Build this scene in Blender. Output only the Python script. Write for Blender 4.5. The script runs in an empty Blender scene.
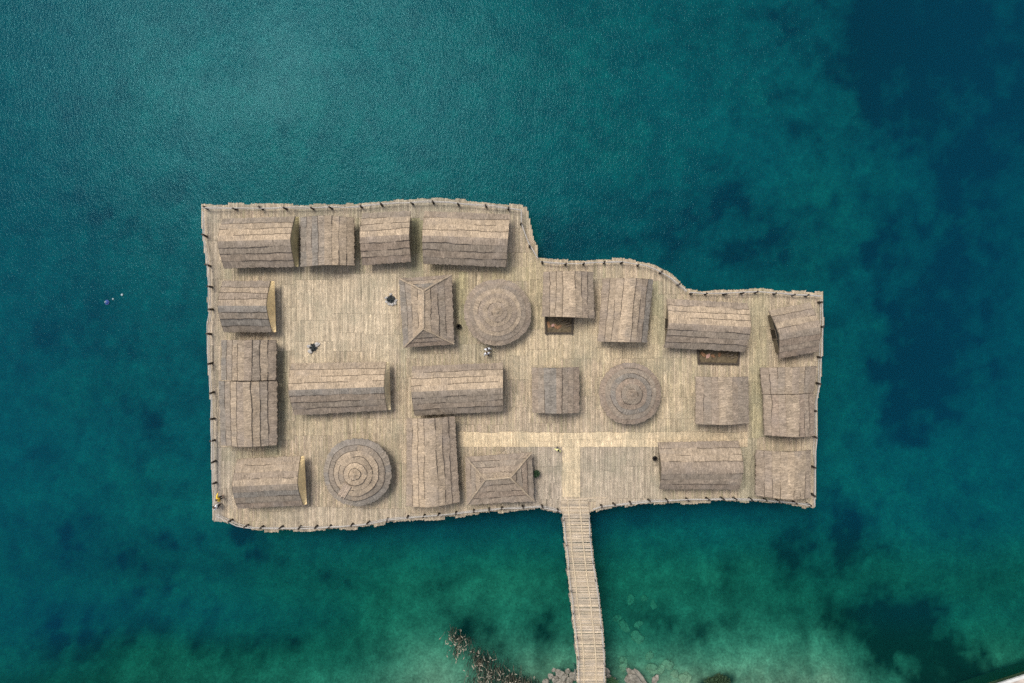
import bpy, bmesh, math, random
import numpy as np
from mathutils import Vector, Matrix

random.seed(11)
R = random.Random(5)
SC = bpy.context.scene
COL = SC.collection

# ------------------------------------------------------------------ camera
F, CH = 800.0, 80.0            # focal length in picture pixels, height above the deck
def P(px, py, z=0.0):
    d = CH - z
    return Vector(((px - 512) * d / F, (341.5 - py) * d / F, z))

cam = bpy.data.cameras.new('camera')
cam.sensor_width = 36.0
cam.lens = 36.0 * F / 1024
cam.clip_end = 5000
co = bpy.data.objects.new('camera', cam)
COL.objects.link(co)
co.location = (0, 0, CH)
SC.camera = co

# ------------------------------------------------------------------ light
SUN_EL = math.radians(66)
SUN_AZ = math.radians(-40)      # from north, towards west
sun_dir = Vector((math.sin(SUN_AZ) * math.cos(SUN_EL), math.cos(SUN_AZ) * math.cos(SUN_EL), math.sin(SUN_EL)))
sl = bpy.data.lights.new('sun', 'SUN')
sl.energy = 1.3
sl.angle = math.radians(20)
sl.color = (1.0, 0.95, 0.87)
so = bpy.data.objects.new('sun', sl)
COL.objects.link(so)
so.rotation_euler = sun_dir.to_track_quat('Z', 'Y').to_euler()

w = bpy.data.worlds.new('World')
SC.world = w
w.use_nodes = True
nt = w.node_tree
bg = nt.nodes['Background']
sky = nt.nodes.new('ShaderNodeTexSky')
sky.sky_type = 'NISHITA'
sky.sun_disc = False
sky.sun_elevation = SUN_EL
sky.sun_rotation = SUN_AZ % (2 * math.pi)
sky.altitude = 700
sky.air_density = 1.0
sky.dust_density = 6.0
sky.ozone_density = 1.0
hs = nt.nodes.new('ShaderNodeHueSaturation')
hs.inputs['Saturation'].default_value = 0.6      # thin overcast
nt.links.new(sky.outputs[0], hs.inputs['Color'])
nt.links.new(hs.outputs[0], bg.inputs[0])
bg.inputs[1].default_value = 0.092

SC.view_settings.view_transform = 'Standard'
SC.view_settings.look = 'None'
SC.view_settings.gamma = 1
SC.view_settings.exposure = 0.92
SC.render.engine = 'CYCLES'
SC.cycles.use_denoising = False
SC.cycles.sample_clamp_direct = 4.0
SC.cycles.sample_clamp_indirect = 3.0
SC.cycles.max_bounces = 6
SC.cycles.diffuse_bounces = 3
SC.cycles.glossy_bounces = 2
SC.cycles.transparent_max_bounces = 8
SC.cycles.caustics_reflective = False
SC.cycles.caustics_refractive = False

# ------------------------------------------------------------------ helpers
class MB:
    """Collects faces with uv and colour; build() links them as ONE mesh object."""
    def __init__(s):
        s.v, s.f, s.uv, s.c = [], [], [], []
    def face(s, pts, col=(1, 1, 1), uv=None):
        b = len(s.v)
        s.v.extend(pts)
        s.f.append(tuple(range(b, b + len(pts))))
        s.uv.extend(uv if uv else [(p[0], p[1]) for p in pts])
        s.c.extend([col] * len(pts))
    def box(s, lo, hi, col=(1, 1, 1), rot=0.0, org=(0, 0)):
        x0, y0, z0 = lo; x1, y1, z1 = hi
        c, sn = math.cos(rot), math.sin(rot)
        q = [(org[0] + x * c - y * sn, org[1] + x * sn + y * c, z) for z in (z0, z1) for x, y in ((x0, y0), (x1, y0), (x1, y1), (x0, y1))]
        for f in ((3, 2, 1, 0), (4, 5, 6, 7), (0, 1, 5, 4), (1, 2, 6, 5), (2, 3, 7, 6), (3, 0, 4, 7)):
            s.face([q[i] for i in f], col)
    def tube(s, pts, rad, n=6, col=(1, 1, 1), cap=True):
        pts = [Vector(p) for p in pts]
        rads = rad if isinstance(rad, (list, tuple)) else [rad] * len(pts)
        rings = []
        for i, p in enumerate(pts):
            d = (pts[min(i + 1, len(pts) - 1)] - pts[max(i - 1, 0)]).normalized()
            a = d.cross(Vector((0, 0, 1)) if abs(d.z) < .9 else Vector((1, 0, 0))).normalized()
            b = d.cross(a)
            rings.append([p + (a * math.cos(t) + b * math.sin(t)) * rads[i] for t in [2 * math.pi * k / n for k in range(n)]])
        L = 0
        for i in range(len(pts) - 1):
            l1 = L + (pts[i + 1] - pts[i]).length
            for k in range(n):
                k2 = (k + 1) % n
                s.face([rings[i][k2], rings[i][k], rings[i + 1][k], rings[i + 1][k2]], col,
                       [((k + 1) * .1, L), (k * .1, L), (k * .1, l1), ((k + 1) * .1, l1)])
            L = l1
        if cap:
            s.face(rings[0], col)
            s.face(rings[-1][::-1], col)
    def prism(s, poly, z0, z1, col=(1, 1, 1)):
        n = len(poly)
        s.face([(p[0], p[1], z1) for p in poly], col)
        s.face([(p[0], p[1], z0) for p in poly][::-1], col)
        for i in range(n):
            a, b = poly[i], poly[(i + 1) % n]
            L = math.hypot(b[0] - a[0], b[1] - a[1])
            s.face([(a[0], a[1], z0), (b[0], b[1], z0), (b[0], b[1], z1), (a[0], a[1], z1)], col, [(0, z0), (L, z0), (L, z1), (0, z1)])
    def build(s, name, mat, parent=None, loc=None, smooth=False, merge=False):
        me = bpy.data.meshes.new(name)
        root = parent
        while root is not None and '_o' not in root and root.parent is not None: root = root.parent
        org = Vector(loc) if loc is not None else (Vector(root['_o']) if root is not None and '_o' in root else Vector((0, 0, 0)))
        me.from_pydata([tuple(Vector(p) - org) for p in s.v], [], s.f)
        u = me.uv_layers.new(name='UVMap')
        u.data.foreach_set('uv', np.array(s.uv, dtype=np.float32).ravel())
        ca = me.color_attributes.new('tone', 'FLOAT_COLOR', 'CORNER')
        c4 = np.ones((len(s.c), 4), dtype=np.float32)
        c4[:, :3] = np.array(s.c, dtype=np.float32)
        ca.data.foreach_set('color', c4.ravel())
        me.materials.append(mat)
        if merge:
            bm = bmesh.new(); bm.from_mesh(me)
            bmesh.ops.remove_doubles(bm, verts=bm.verts, dist=1e-4)
            bm.to_mesh(me); bm.free()
        if smooth:
            me.polygons.foreach_set('use_smooth', [True] * len(me.polygons))
        o = bpy.data.objects.new(name, me)
        COL.objects.link(o)
        if parent is not None:
            o.parent = parent
        else:
            o.location = org
        return o

def thing(name, label, cat, loc, group=None):
    o = bpy.data.objects.new(name, None)
    o.empty_display_size = .3
    COL.objects.link(o)
    o.location = loc
    o['label'] = label; o['category'] = cat
    if group: o['group'] = group
    o['_o'] = [float(x) for x in loc]
    return o

def tag(o, label, cat, group=None):
    o['label'] = label; o['category'] = cat
    if group: o['group'] = group
    return o

def lerp(a, b, t): return a + (b - a) * t
def mixc(a, b, t): return tuple(a[i] + (b[i] - a[i]) * t for i in range(3))
def mulc(a, k): return tuple(x * k for x in a)

# value noise in numpy
def _hash(i, j, seed):
    n = (i * 374761393 + j * 668265263 + seed * 982451653) & 0x7fffffff
    n = ((n ^ (n >> 13)) * 1274126177) & 0x7fffffff
    return ((n ^ (n >> 16)) & 0xffff) / 65535.0
def vnoise(x, y, seed=0):
    xi = np.floor(x).astype(np.int64); yi = np.floor(y).astype(np.int64)
    fx = x - xi; fy = y - yi
    fx = fx * fx * (3 - 2 * fx); fy = fy * fy * (3 - 2 * fy)
    a = _hash(xi, yi, seed); b = _hash(xi + 1, yi, seed); c = _hash(xi, yi + 1, seed); d = _hash(xi + 1, yi + 1, seed)
    return (a * (1 - fx) + b * fx) * (1 - fy) + (c * (1 - fx) + d * fx) * fy
def fbm(x, y, seed=0, oct=5, gain=.5):
    s = 0; a = 1; t = 0
    for k in range(oct):
        s = s + a * vnoise(x * 2 ** k + 17.3 * k, y * 2 ** k - 9.1 * k, seed + k); t += a; a *= gain
    return s / t
def n1(x, y=0.0, seed=0):
    return float(vnoise(np.array([x + 1000.0]), np.array([y + 1000.0]), seed)[0]) * 2 - 1

# ------------------------------------------------------------------ materials
def mat(name):
    m = bpy.data.materials.new(name)
    m.use_nodes = True
    n = m.node_tree.nodes
    b = n['Principled BSDF']
    b.inputs['Specular IOR Level'].default_value = 0.2
    b.inputs['Roughness'].default_value = 0.85
    return m, m.node_tree, b

def noise(nt, vec, scale, detail=4, rough=.6, w=None):
    n = nt.nodes.new('ShaderNodeTexNoise')
    n.inputs['Scale'].default_value = scale
    n.inputs['Detail'].default_value = detail
    n.inputs['Roughness'].default_value = rough
    if vec is not None: nt.links.new(vec, n.inputs['Vector'])
    return n.outputs['Fac']
def mapping(nt, vec, sc):
    m = nt.nodes.new('ShaderNodeMapping')
    m.inputs['Scale'].default_value = sc
    nt.links.new(vec, m.inputs['Vector'])
    return m.outputs[0]
def mrange(nt, val, a, b, c, d):
    m = nt.nodes.new('ShaderNodeMapRange')
    m.inputs[1].default_value = a; m.inputs[2].default_value = b; m.inputs[3].default_value = c; m.inputs[4].default_value = d
    nt.links.new(val, m.inputs[0])
    return m.outputs[0]
def mix(nt, mode, fac, a, b):
    m = nt.nodes.new('ShaderNodeMix')
    m.data_type = 'RGBA'; m.blend_type = mode
    for sock, v in ((m.inputs[0], fac), (m.inputs[6], a), (m.inputs[7], b)):
        if isinstance(v, (int, float)): sock.default_value = v
        elif isinstance(v, tuple): sock.default_value = (*v, 1) if len(v) == 3 else v
        else: nt.links.new(v, sock)
    return m.outputs[2]
def tocol(nt, val):
    c = nt.nodes.new('ShaderNodeCombineColor')
    for k in range(3): nt.links.new(val, c.inputs[k])
    return c.outputs[0]
def bump(nt, b, h, strength, dist):
    n = nt.nodes.new('ShaderNodeBump')
    n.inputs['Strength'].default_value = strength; n.inputs['Distance'].default_value = dist
    nt.links.new(h, n.inputs['Height']); nt.links.new(n.outputs[0], b.inputs['Normal'])
def attr(nt, name):
    a = nt.nodes.new('ShaderNodeAttribute'); a.attribute_name = name
    return a
def coords(nt, which='Object'):
    return nt.nodes.new('ShaderNodeTexCoord').outputs[which]

def streaky(name, su, sv, lo, hi, patch=(0.3, 0.27, 0.24), patchscale=.45, patchamt=.5, bumps=.5, which='UV', rough=.9, fine=2.7, grain=(7.0, .22)):
    """colour attribute x fibre streaks + weather patches"""
    m, nt, b = mat(name)
    uv = coords(nt, which)
    a = attr(nt, 'tone').outputs['Color']
    s1 = noise(nt, mapping(nt, uv, (su, sv, sv)), 1.0, 5, .65)
    s2 = noise(nt, mapping(nt, uv, (su * fine, sv * fine, sv * fine)), 1.0, 3, .6)
    pt = noise(nt, coords(nt, 'Object'), patchscale, 5, .65)
    col = mix(nt, 'MULTIPLY', 1.0, a, tocol(nt, mrange(nt, s1, .25, .75, lo, hi)))
    col = mix(nt, 'MULTIPLY', 1.0, col, tocol(nt, mrange(nt, s2, .25, .75, lo * .5 + .5, hi * .5 + .5)))
    s3 = noise(nt, coords(nt, 'Object'), grain[0], 3, .7)
    col = mix(nt, 'MULTIPLY', 1.0, col, tocol(nt, mrange(nt, s3, .25, .75, 1 - grain[1], 1 + grain[1])))
    s4 = noise(nt, coords(nt, 'Object'), grain[0] * .18, 4, .65)
    col = mix(nt, 'MULTIPLY', 1.0, col, tocol(nt, mrange(nt, s4, .25, .75, 1 - grain[1] * .8, 1 + grain[1] * .8)))
    pf = mrange(nt, pt, .48, .75, 0.0, patchamt)
    col = mix(nt, 'MIX', pf, col, patch)
    nt.links.new(col, b.inputs['Base Color'])
    b.inputs['Roughness'].default_value = rough
    bump(nt, b, s1, bumps, .05)
    return m

M_THATCH = streaky('thatch', 10.0, 1.3, .55, 1.42, patch=(.27, .23, .20), patchscale=.55, patchamt=.45, bumps=.7, grain=(9.0, .3))
M_STRAW = streaky('yellow_reed', 9.0, .6, .82, 1.18, patch=(.6, .48, .22), patchscale=.9, patchamt=.3, bumps=.3)
M_DECK = streaky('deck_poles', 6.0, 1.3, .70, 1.30, patch=(.24, .23, .165), patchscale=.22, patchamt=.65, bumps=.2, which='Object')
M_WOOD = streaky('weathered_wood', 6.0, .8, .75, 1.25, patch=(.30, .28, .25), patchscale=1.2, patchamt=.4, bumps=.3)
M_WALL = streaky('wattle_wall', 9.0, .6, .65, 1.35, patch=(.10, .085, .06), patchscale=.9, patchamt=.5, bumps=.6)

def plain(name, col, var=.25, scale=6.0, rough=.85, spec=.2, bmp=.3):
    m, nt, b = mat(name)
    n = noise(nt, coords(nt), scale, 5, .6)
    c = mix(nt, 'MULTIPLY', 1.0, col, tocol(nt, mrange(nt, n, .25, .75, 1 - var, 1 + var)))
    nt.links.new(c, b.inputs['Base Color'])
    b.inputs['Roughness'].default_value = rough
    b.inputs['Specular IOR Level'].default_value = spec
    if bmp: bump(nt, b, n, bmp, .04)
    return m
M_DARKWOOD = plain('dark_wood', (.075, .06, .045), .4, 5)
M_BATTEN = plain('dark_binding', (.11, .085, .07), .4, 8)
M_POST = plain('rail_post_wood', (.05, .042, .034), .35, 6)
M_RAIL = plain('pale_rail_wood', (.42, .39, .35), .25, 5)
M_DOOR = plain('door_wood', (.05, .04, .03), .4, 7)
M_STONE = plain('pale_stone', (.21, .195, .16), .6, 3.5, bmp=.8)
M_PITSTONE = plain('pit_stone', (.42, .40, .37), .25, 5)
M_WETSTONE = plain('submerged_stone', (.29, .28, .18), .35, 3, bmp=.5)
M_ASH = plain('ash', (.045, .05, .05), .5, 6)
M_CHAR = plain('charred_wood', (.03, .036, .036), .4, 9)
M_CLAY = plain('terracotta', (.27, .15, .08), .4, 4)
M_EARTH = plain('dark_earth', (.13, .10, .06), .6, 5)
M_POT = plain('dark_clay', (.02, .018, .016), .3, 6, rough=.6)
M_LEAF = plain('dark_leaves', (.03, .06, .028), .5, 4)
M_GREEN = plain('green_leaves', (.045, .11, .05), .5, 4)
M_QUAY = plain('quay_concrete', (.42, .36, .31), .35, 1.6, bmp=.5)
M_COPING = plain('quay_coping', (.55, .55, .52), .2, 2)
M_GRASS = plain('bank_grass', (.09, .11, .05), .5, .8)
M_SKIN = plain('skin', (.48, .29, .20), .08, 6, rough=.6)
def cloth(name, c): return plain(name, c, .12, 9, rough=.9)
M_WHITE = cloth('white_cloth', (.78, .78, .78))
M_YELLOW = cloth('yellow_cloth', (.75, .50, .05))
M_CREAM = cloth('pale_yellow_cloth', (.80, .76, .35))
M_ORANGE = cloth('orange_cloth', (.75, .28, .06))
M_NAVY = cloth('dark_trousers', (.025, .028, .04))
M_GREYC = cloth('grey_trousers', (.12, .12, .13))
M_HAIR = plain('dark_hair', (.012, .010, .009), .3, 20)
M_BROWNHAIR = plain('brown_hair', (.06, .032, .018), .3, 20)
M_SHOE = plain('shoe', (.03, .03, .03), .2, 8)
M_EYE = plain('eye', (.02, .02, .02), .1, 8)
M_BLUE = plain('blue_plastic', (.01, .05, .22), .1, 5, rough=.45, spec=.5, bmp=0)
M_FLOAT = plain('white_plastic', (.30, .38, .38), .1, 5, rough=.45, spec=.5, bmp=0)
M_REED = None

# ------------------------------------------------------------------ lake bottom and water
WZ = -2.5
def smooth(a, b, x):
    t = np.clip((x - a) / (b - a), 0, 1)
    return t * t * (3 - 2 * t)
def axis(inner, step, outer):
    a = np.arange(-inner, inner + step * .5, step)
    return np.concatenate([-np.array(outer[::-1], float), a, np.array(outer, float)])
def to_px(x, y):
    k = F / (CH - WZ + 2.0)
    return 512 + x * k, 341.5 - y * k

def depth_map(x, y):
    px, py = to_px(x, y)
    wx = px + 60 * (fbm(x * .05, y * .05, 31) - .5)
    wy = py + 60 * (fbm(x * .05 + 40, y * .05, 32) - .5)
    d = 7.0 - 2.6 * smooth(500, 600, wy) - 2.6 * smooth(590, 660, wy) - 1.35 * smooth(650, 700, py)
    d = d + 2.2 * smooth(820, 980, wx) * smooth(560, 420, wy)
    d = d + .7 * smooth(720, 840, wx) * smooth(520, 600, wy) * smooth(700, 600, py)
    d = d + 1.5 * smooth(420, 200, wx) * smooth(500, 600, wy)
    d = d + 1.4 * smooth(160, 20, wx)
    d = d + 1.7 * smooth(440, 330, wx) * smooth(540, 640, wy) + 1.8 * smooth(810, 880, wx) * smooth(560, 650, wy)
    d = d + .7 * (fbm(x * .09, y * .09, 33) - .5)
    # bank, just beyond the foot of the picture
    bank = smooth(683, 712, py + 5 * (fbm(x * .2, y * .2, 34) - .5))
    d = d * (1 - bank) - bank * 1.6
    d = np.where(py < 683, np.maximum(d, .12), d)
    return d

# weed beds (dark) and sand (pale) lying on the bottom: px, py, rx, ry, angle, strength
WEED = [
    (955, 15, 150, 110, 0, 1.15), (900, 80, 60, 70, -20, .8), (1015, 130, 60, 140, 0, .85), (975, 300, 75, 90, 15, 1.0), (935, 235, 60, 55, 0, .75), (900, 300, 40, 40, 0, .7),
    (965, 375, 55, 45, 30, 1.0), (940, 425, 32, 22, 20, .95), (905, 375, 26, 18, 30, .8), (950, 450, 20, 12, 20, .8), (700, 20, 70, 40, 0, .5), (740, 222, 150, 60, 8, .8), (600, 232, 70, 40, 0, .65), (800, 110, 60, 30, 20, .4),
    (845, 325, 20, 14, 0, .6), (850, 548, 60, 40, 0, .85), (800, 560, 46, 30, 0, .75), (890, 590, 40, 20, 0, .6), (900, 632, 62, 32, 10, 1.6), (945, 662, 64, 28, 20, 1.6), (985, 672, 20, 14, 0, 1.0), (880, 660, 40, 20, 0, .8),
    (870, 615, 34, 18, 0, 1.0), (1000, 560, 30, 50, 0, .4), (80, 200, 120, 40, 5, .45), (140, 410, 55, 90, 10, .55), (30, 330, 60, 60, 0, .45), (105, 355, 40, 20, 0, .4),
    (60, 560, 90, 32, 10, .8), (170, 545, 60, 22, 0, .75), (255, 562, 44, 18, 0, .75), (20, 460, 40, 60, 0, .4), (218, 540, 28, 14, 15, .85), (205, 575, 50, 14, -10, .7), (100, 640, 130, 45, 0, .7), (30, 655, 50, 40, 0, .7),
    (320, 592, 50, 18, 10, .55), (280, 640, 60, 24, -10, .55), (450, 577, 26, 14, -20, .65), (470, 556, 16, 10, 0, .6), (345, 650, 60, 26, 0, .5), (390, 600, 30, 14, 20, .5), (180, 180, 90, 22, 0, .35), (700, 632, 55, 12, 0, .7), (650, 618, 28, 20, 0, .6), (740, 600, 40, 16, 0, .4),
    (40, 110, 60, 50, 0, .3), (548, 630, 16, 34, 0, .6), (715, 682, 18, 8, 0, 1.0), (478, 635, 30, 16, 35, .8), (520, 668, 40, 14, 30, .75), (1015, 600, 20, 30, 0, .5), (640, 530, 40, 10, 0, .4), (760, 575, 26, 18, 0, .5),
]
SAND = [
    (300, 95, 170, 70, 0, .30), (420, 130, 140, 60, 10, .25), (530, 60, 120, 70, 0, .3), (620, 130, 90, 50, 0, .3), (860, 215, 70, 40, 20, .45), (815, 245, 50, 36, 10, .4), (905, 165, 26, 34, 0, .35), (760, 75, 30, 20, 0, .3),
    (870, 420, 60, 80, 10, .5), (920, 490, 90, 45, 0, .45), (1000, 430, 40, 50, 0, .4), (995, 215, 30, 26, 0, .4), (960, 520, 60, 40, 0, .4), (905, 330, 26, 10, 30, .5), (240, 470, 20, 60, 0, .2),
    (60, 405, 55, 36, 0, .4), (155, 500, 70, 26, 10, .4), (500, 592, 60, 40, 0, .75), (420, 575, 40, 26, 0, .5), (420, 635, 60, 36, 0, .6), (630, 560, 70, 36, 0, .5), (548, 665, 30, 26, 0, .8), (590, 640, 12, 40, 0, .5), (370, 620, 30, 16, 0, .5),
    (700, 667, 110, 22, 0, 1.1), (790, 662, 75, 26, -8, 1.0), (640, 662, 55, 18, 0, .9), (760, 640, 70, 16, 0, .7), (990, 652, 34, 24, 0, .8), (400, 560, 50, 20, 0, .4), (300, 535, 60, 14, 0, .35), (180, 610, 40, 14, 0, .4),
    (715, 572, 34, 18, 0, .5), (770, 565, 20, 10, 0, .5), (735, 562, 26, 14, 0, .45), (690, 555, 10, 6, 0, .7), (720, 567, 12, 6, 20, .7), (905, 390, 26, 20, 0, .3), (1015, 380, 16, 26, 0, .35), (885, 100, 22, 16, 0, .3), (970, 100, 30, 20, 10, .35),
]
def bottom_albedo(x, y):
    px, py = to_px(x, y)
    wx = px + 46 * (fbm(x * .11, y * .11, 1) - .5) + 14 * (fbm(x * .5, y * .5, 3) - .5)
    wy = py + 46 * (fbm(x * .11 + 50, y * .11, 2) - .5) + 14 * (fbm(x * .5, y * .5 + 30, 4) - .5)
    det = np.clip((fbm(x * .30, y * .30, 7, 5, .6) - .5) * 2.0 + .5, 0, 1)
    fine = np.clip((fbm(x * 1.3, y * 1.3, 9, 4, .65) - .5) * 1.8 + .5, 0, 1)
    def field(lst):
        f = np.zeros_like(x)
        for (cx, cy, rx, ry, an, s) in lst:
            a = math.radians(an)
            dx, dy = wx - cx, wy - cy
            u = (dx * math.cos(a) + dy * math.sin(a)) / rx; v = (-dx * math.sin(a) + dy * math.cos(a)) / ry
            f = np.maximum(f, s * np.exp(-(u * u + v * v) * .8))
        return f
    wd = field(WEED) * (1 + .3 * smooth(840, 900, px) * smooth(480, 420, py)); sd = field(SAND)
    rag = np.clip((fbm(x * .55 + 9, y * .55, 17, 5, .65) - .5) * 2.2 + .5, 0, 1)
    wd = smooth(.0, 1.35, wd * (.45 + .55 * det + .5 * rag) + .08 * (rag - .5)) * .95
    wd = np.clip(wd + .34 * smooth(.38, .85, det) + .16 * smooth(.45, .9, rag), 0, 1)
    sd = np.clip(sd * (.6 + .8 * fine), 0, 1)
    base = np.array([.15, .238, .195]); weed = np.array([.008, .022, .015]); sand = np.array([.27, .30, .20])
    base = base * (1 - smooth(500, 600, wy)[..., None] * np.array([0.12, .12, .26]))
    base = base * (1 + smooth(520, 430, wy)[..., None] * np.array([0, -.02, .16]))
    c = base[None, None] * (.7 + .6 * det)[..., None] * (.86 + .28 * fine)[..., None]
    c = c * (1 - sd[..., None]) + sand * sd[..., None]
    c = c * (1 - wd[..., None]) + weed * wd[..., None]
    return c

def grid_object(name, xs, ys, zf, mat_):
    X, Y = np.meshgrid(xs, ys)
    Z = zf(X, Y)
    v = np.stack([X, Y, Z], -1).reshape(-1, 3)
    nx, ny = len(xs), len(ys)
    i = np.arange((ny - 1) * (nx - 1)); r = i // (nx - 1); c = i % (nx - 1); a = r * nx + c
    f = np.stack([a, a + 1, a + nx + 1, a + nx], -1)
    me = bpy.data.meshes.new(name)
    me.vertices.add(len(v)); me.vertices.foreach_set('co', v.astype(np.float32).ravel())
    me.loops.add(len(f) * 4); me.loops.foreach_set('vertex_index', f.ravel().astype(np.int32))
    me.polygons.add(len(f)); me.polygons.foreach_set('loop_start', (np.arange(len(f)) * 4).astype(np.int32))
    me.update(calc_edges=True); me.validate()
    me.polygons.foreach_set('use_smooth', [True] * len(f))
    me.materials.append(mat_)
    o = bpy.data.objects.new(name, me); COL.objects.link(o)
    o['kind'] = 'structure'
    return o, X, Y
def set_col(o, name, c):
    at = o.data.attributes.new(name, 'FLOAT_COLOR', 'POINT')
    c4 = np.ones((len(o.data.vertices), 4), np.float32); c4[:, :3] = c.reshape(-1, 3)
    at.data.foreach_set('color', c4.ravel())

mb_, ntb, bb = mat('lake_bottom')
a_ = attr(ntb, 'albedo').outputs['Color']
nz = noise(ntb, coords(ntb), 1.6, 6, .7)
cb = mix(ntb, 'MULTIPLY', 1.0, a_, tocol(ntb, mrange(ntb, nz, .25, .75, .70, 1.30)))
nz2 = noise(ntb, coords(ntb), 4.5, 4, .7)
cb = mix(ntb, 'MULTIPLY', 1.0, cb, tocol(ntb, mrange(ntb, nz2, .3, .7, .68, 1.32)))
nz3 = noise(ntb, coords(ntb), .35, 5, .65)
cb = mix(ntb, 'MULTIPLY', 1.0, cb, tocol(ntb, mrange(ntb, nz3, .3, .7, .74, 1.26)))
ntb.links.new(cb, bb.inputs['Base Color'])
bb.inputs['Specular IOR Level'].default_value = 0
far = [90, 130, 220, 450, 1200]
bed, X, Y = grid_object('lake_bottom', axis(75, .35, far), axis(56, .35, far), lambda x, y: WZ - depth_map(x, y), mb_)
alb = bottom_albedo(X, Y)
above = (depth_map(X, Y) < -.1)[..., None]
alb = np.where(above, np.array([.12, .13, .07])[None, None] * (.6 + .8 * fbm(X * .6, Y * .6, 41))[..., None], alb)
set_col(bed, 'albedo', alb)

mw = bpy.data.materials.new('lake_water'); mw.use_nodes = True
nw = mw.node_tree; nw.nodes.clear()
out = nw.nodes.new('ShaderNodeOutputMaterial')
tr = nw.nodes.new('ShaderNodeBsdfTransparent'); nw.links.new(attr(nw, 'tint').outputs['Color'], tr.inputs[0])
df = nw.nodes.new('ShaderNodeBsdfDiffuse'); nw.links.new(attr(nw, 'scatter').outputs['Color'], df.inputs[0])
m1 = nw.nodes.new('ShaderNodeMixShader'); nw.links.new(attr(nw, 'murk').outputs['Fac'], m1.inputs[0])
nw.links.new(tr.outputs[0], m1.inputs[1]); nw.links.new(df.outputs[0], m1.inputs[2])
gl = nw.nodes.new('ShaderNodeBsdfGlossy'); gl.inputs['Roughness'].default_value = .13; gl.inputs[0].default_value = (.34, .93, 1, 1)
fr = nw.nodes.new('ShaderNodeFresnel'); fr.inputs[0].default_value = 1.15
oc = coords(nw)
w1 = noise(nw, mapping(nw, oc, (6.5, 2.9, 1)), 1.0, 2, .6)
w2 = noise(nw, mapping(nw, oc, (.5, .35, 1)), 1.0, 3, .5)
ad = nw.nodes.new('ShaderNodeMath'); ad.operation = 'MULTIPLY_ADD'
nw.links.new(w2, ad.inputs[0]); ad.inputs[1].default_value = .8; nw.links.new(w1, ad.inputs[2])
bp = nw.nodes.new('ShaderNodeBump'); bp.inputs['Strength'].default_value = 1.0; bp.inputs['Distance'].default_value = .032
wp = mrange(nw, noise(nw, mapping(nw, oc, (.075, .11, 1)), 1.0, 4, .6), .36, .62, .75, 1.3)
wm = nw.nodes.new('ShaderNodeMath'); wm.operation = 'MULTIPLY'
nw.links.new(ad.outputs[0], wm.inputs[0]); nw.links.new(wp, wm.inputs[1])
nw.links.new(wm.outputs[0], bp.inputs['Height'])
nw.links.new(bp.outputs[0], gl.inputs['Normal']); nw.links.new(bp.outputs[0], fr.inputs['Normal'])
m2 = nw.nodes.new('ShaderNodeMixShader')
nw.links.new(fr.outputs[0], m2.inputs[0]); nw.links.new(m1.outputs[0], m2.inputs[1]); nw.links.new(gl.outputs[0], m2.inputs[2])
nw.links.new(m2.outputs[0], out.inputs[0])
water, X, Y = grid_object('water', axis(75, 1.0, far), axis(56, 1.0, far), lambda x, y: np.full_like(x, WZ), mw)
D = np.maximum(depth_map(X, Y), .02)
st = smooth(4.6, 7.5, D)[..., None]
set_col(water, 'scatter', np.array([.001, .040, .040]) * (1 - st) + np.array([.001, .045, .088]) * st)
set_col(water, 'tint', np.stack([np.exp(-.30 * D), np.exp(-.035 * D), np.exp(-.045 * D)], -1))
at = water.data.attributes.new('murk', 'FLOAT', 'POINT')
at.data.foreach_set('value', (1 - np.exp(-.08 * D)).astype(np.float32).ravel())

# ------------------------------------------------------------------ the platform
OUT = [(201, 204), (250, 204), (300, 204), (330, 204.5), (355, 203), (372, 201.5), (400, 199.5), (420, 198), (440, 198), (470, 200.5), (500, 203.5), (527, 206),
       (530, 220), (532, 228), (534, 239), (538, 247), (537.5, 258), (560, 260), (580, 260), (600, 258.5), (622, 258.5), (645, 262), (656, 266), (672, 275), (686, 288), (702, 290.5), (725, 289.5),
       (755, 288), (775, 290), (800, 291), (823, 292.5), (824, 320), (823, 350), (821, 383), (818, 400), (817, 440), (816, 470), (815.5, 509),
       (805, 508), (780, 504), (750, 502.5), (720, 502), (690, 502.5), (650, 504), (620, 507), (600, 509.5), (590, 513), (562, 515), (553, 512), (540, 509.5), (510, 511.5), (480, 514),
       (440, 518.5), (400, 521.5), (385, 524), (365, 528), (340, 530), (300, 530.5), (255, 531), (240, 528), (225, 521), (213, 520),
       (212, 500), (211, 440), (210, 400), (209, 385), (207, 350), (206, 325), (209, 315), (207, 300), (208, 283), (206, 265), (203, 240), (201, 220)]
OUTW = [P(x, y)[:2] for x, y in OUT]
def spans(x):
    ys = []
    n = len(OUTW)
    for i in range(n):
        (x0, y0), (x1, y1) = OUTW[i], OUTW[(i + 1) % n]
        if (x0 <= x < x1) or (x1 <= x < x0):
            ys.append(y0 + (y1 - y0) * (x - x0) / (x1 - x0))
    ys.sort()
    return [(ys[i], ys[i + 1]) for i in range(0, len(ys) - 1, 2)]

plat = thing('pile_platform', 'large irregular wooden platform of lashed poles standing in the turquoise lake', 'platform', P(512, 350))
TAN = (.45, .36, .247); GREYW = (.39, .328, .25); OLIVE = (.34, .30, .185); PALE = (.64, .52, .345); PINK = (.44, .345, .262)
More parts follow.
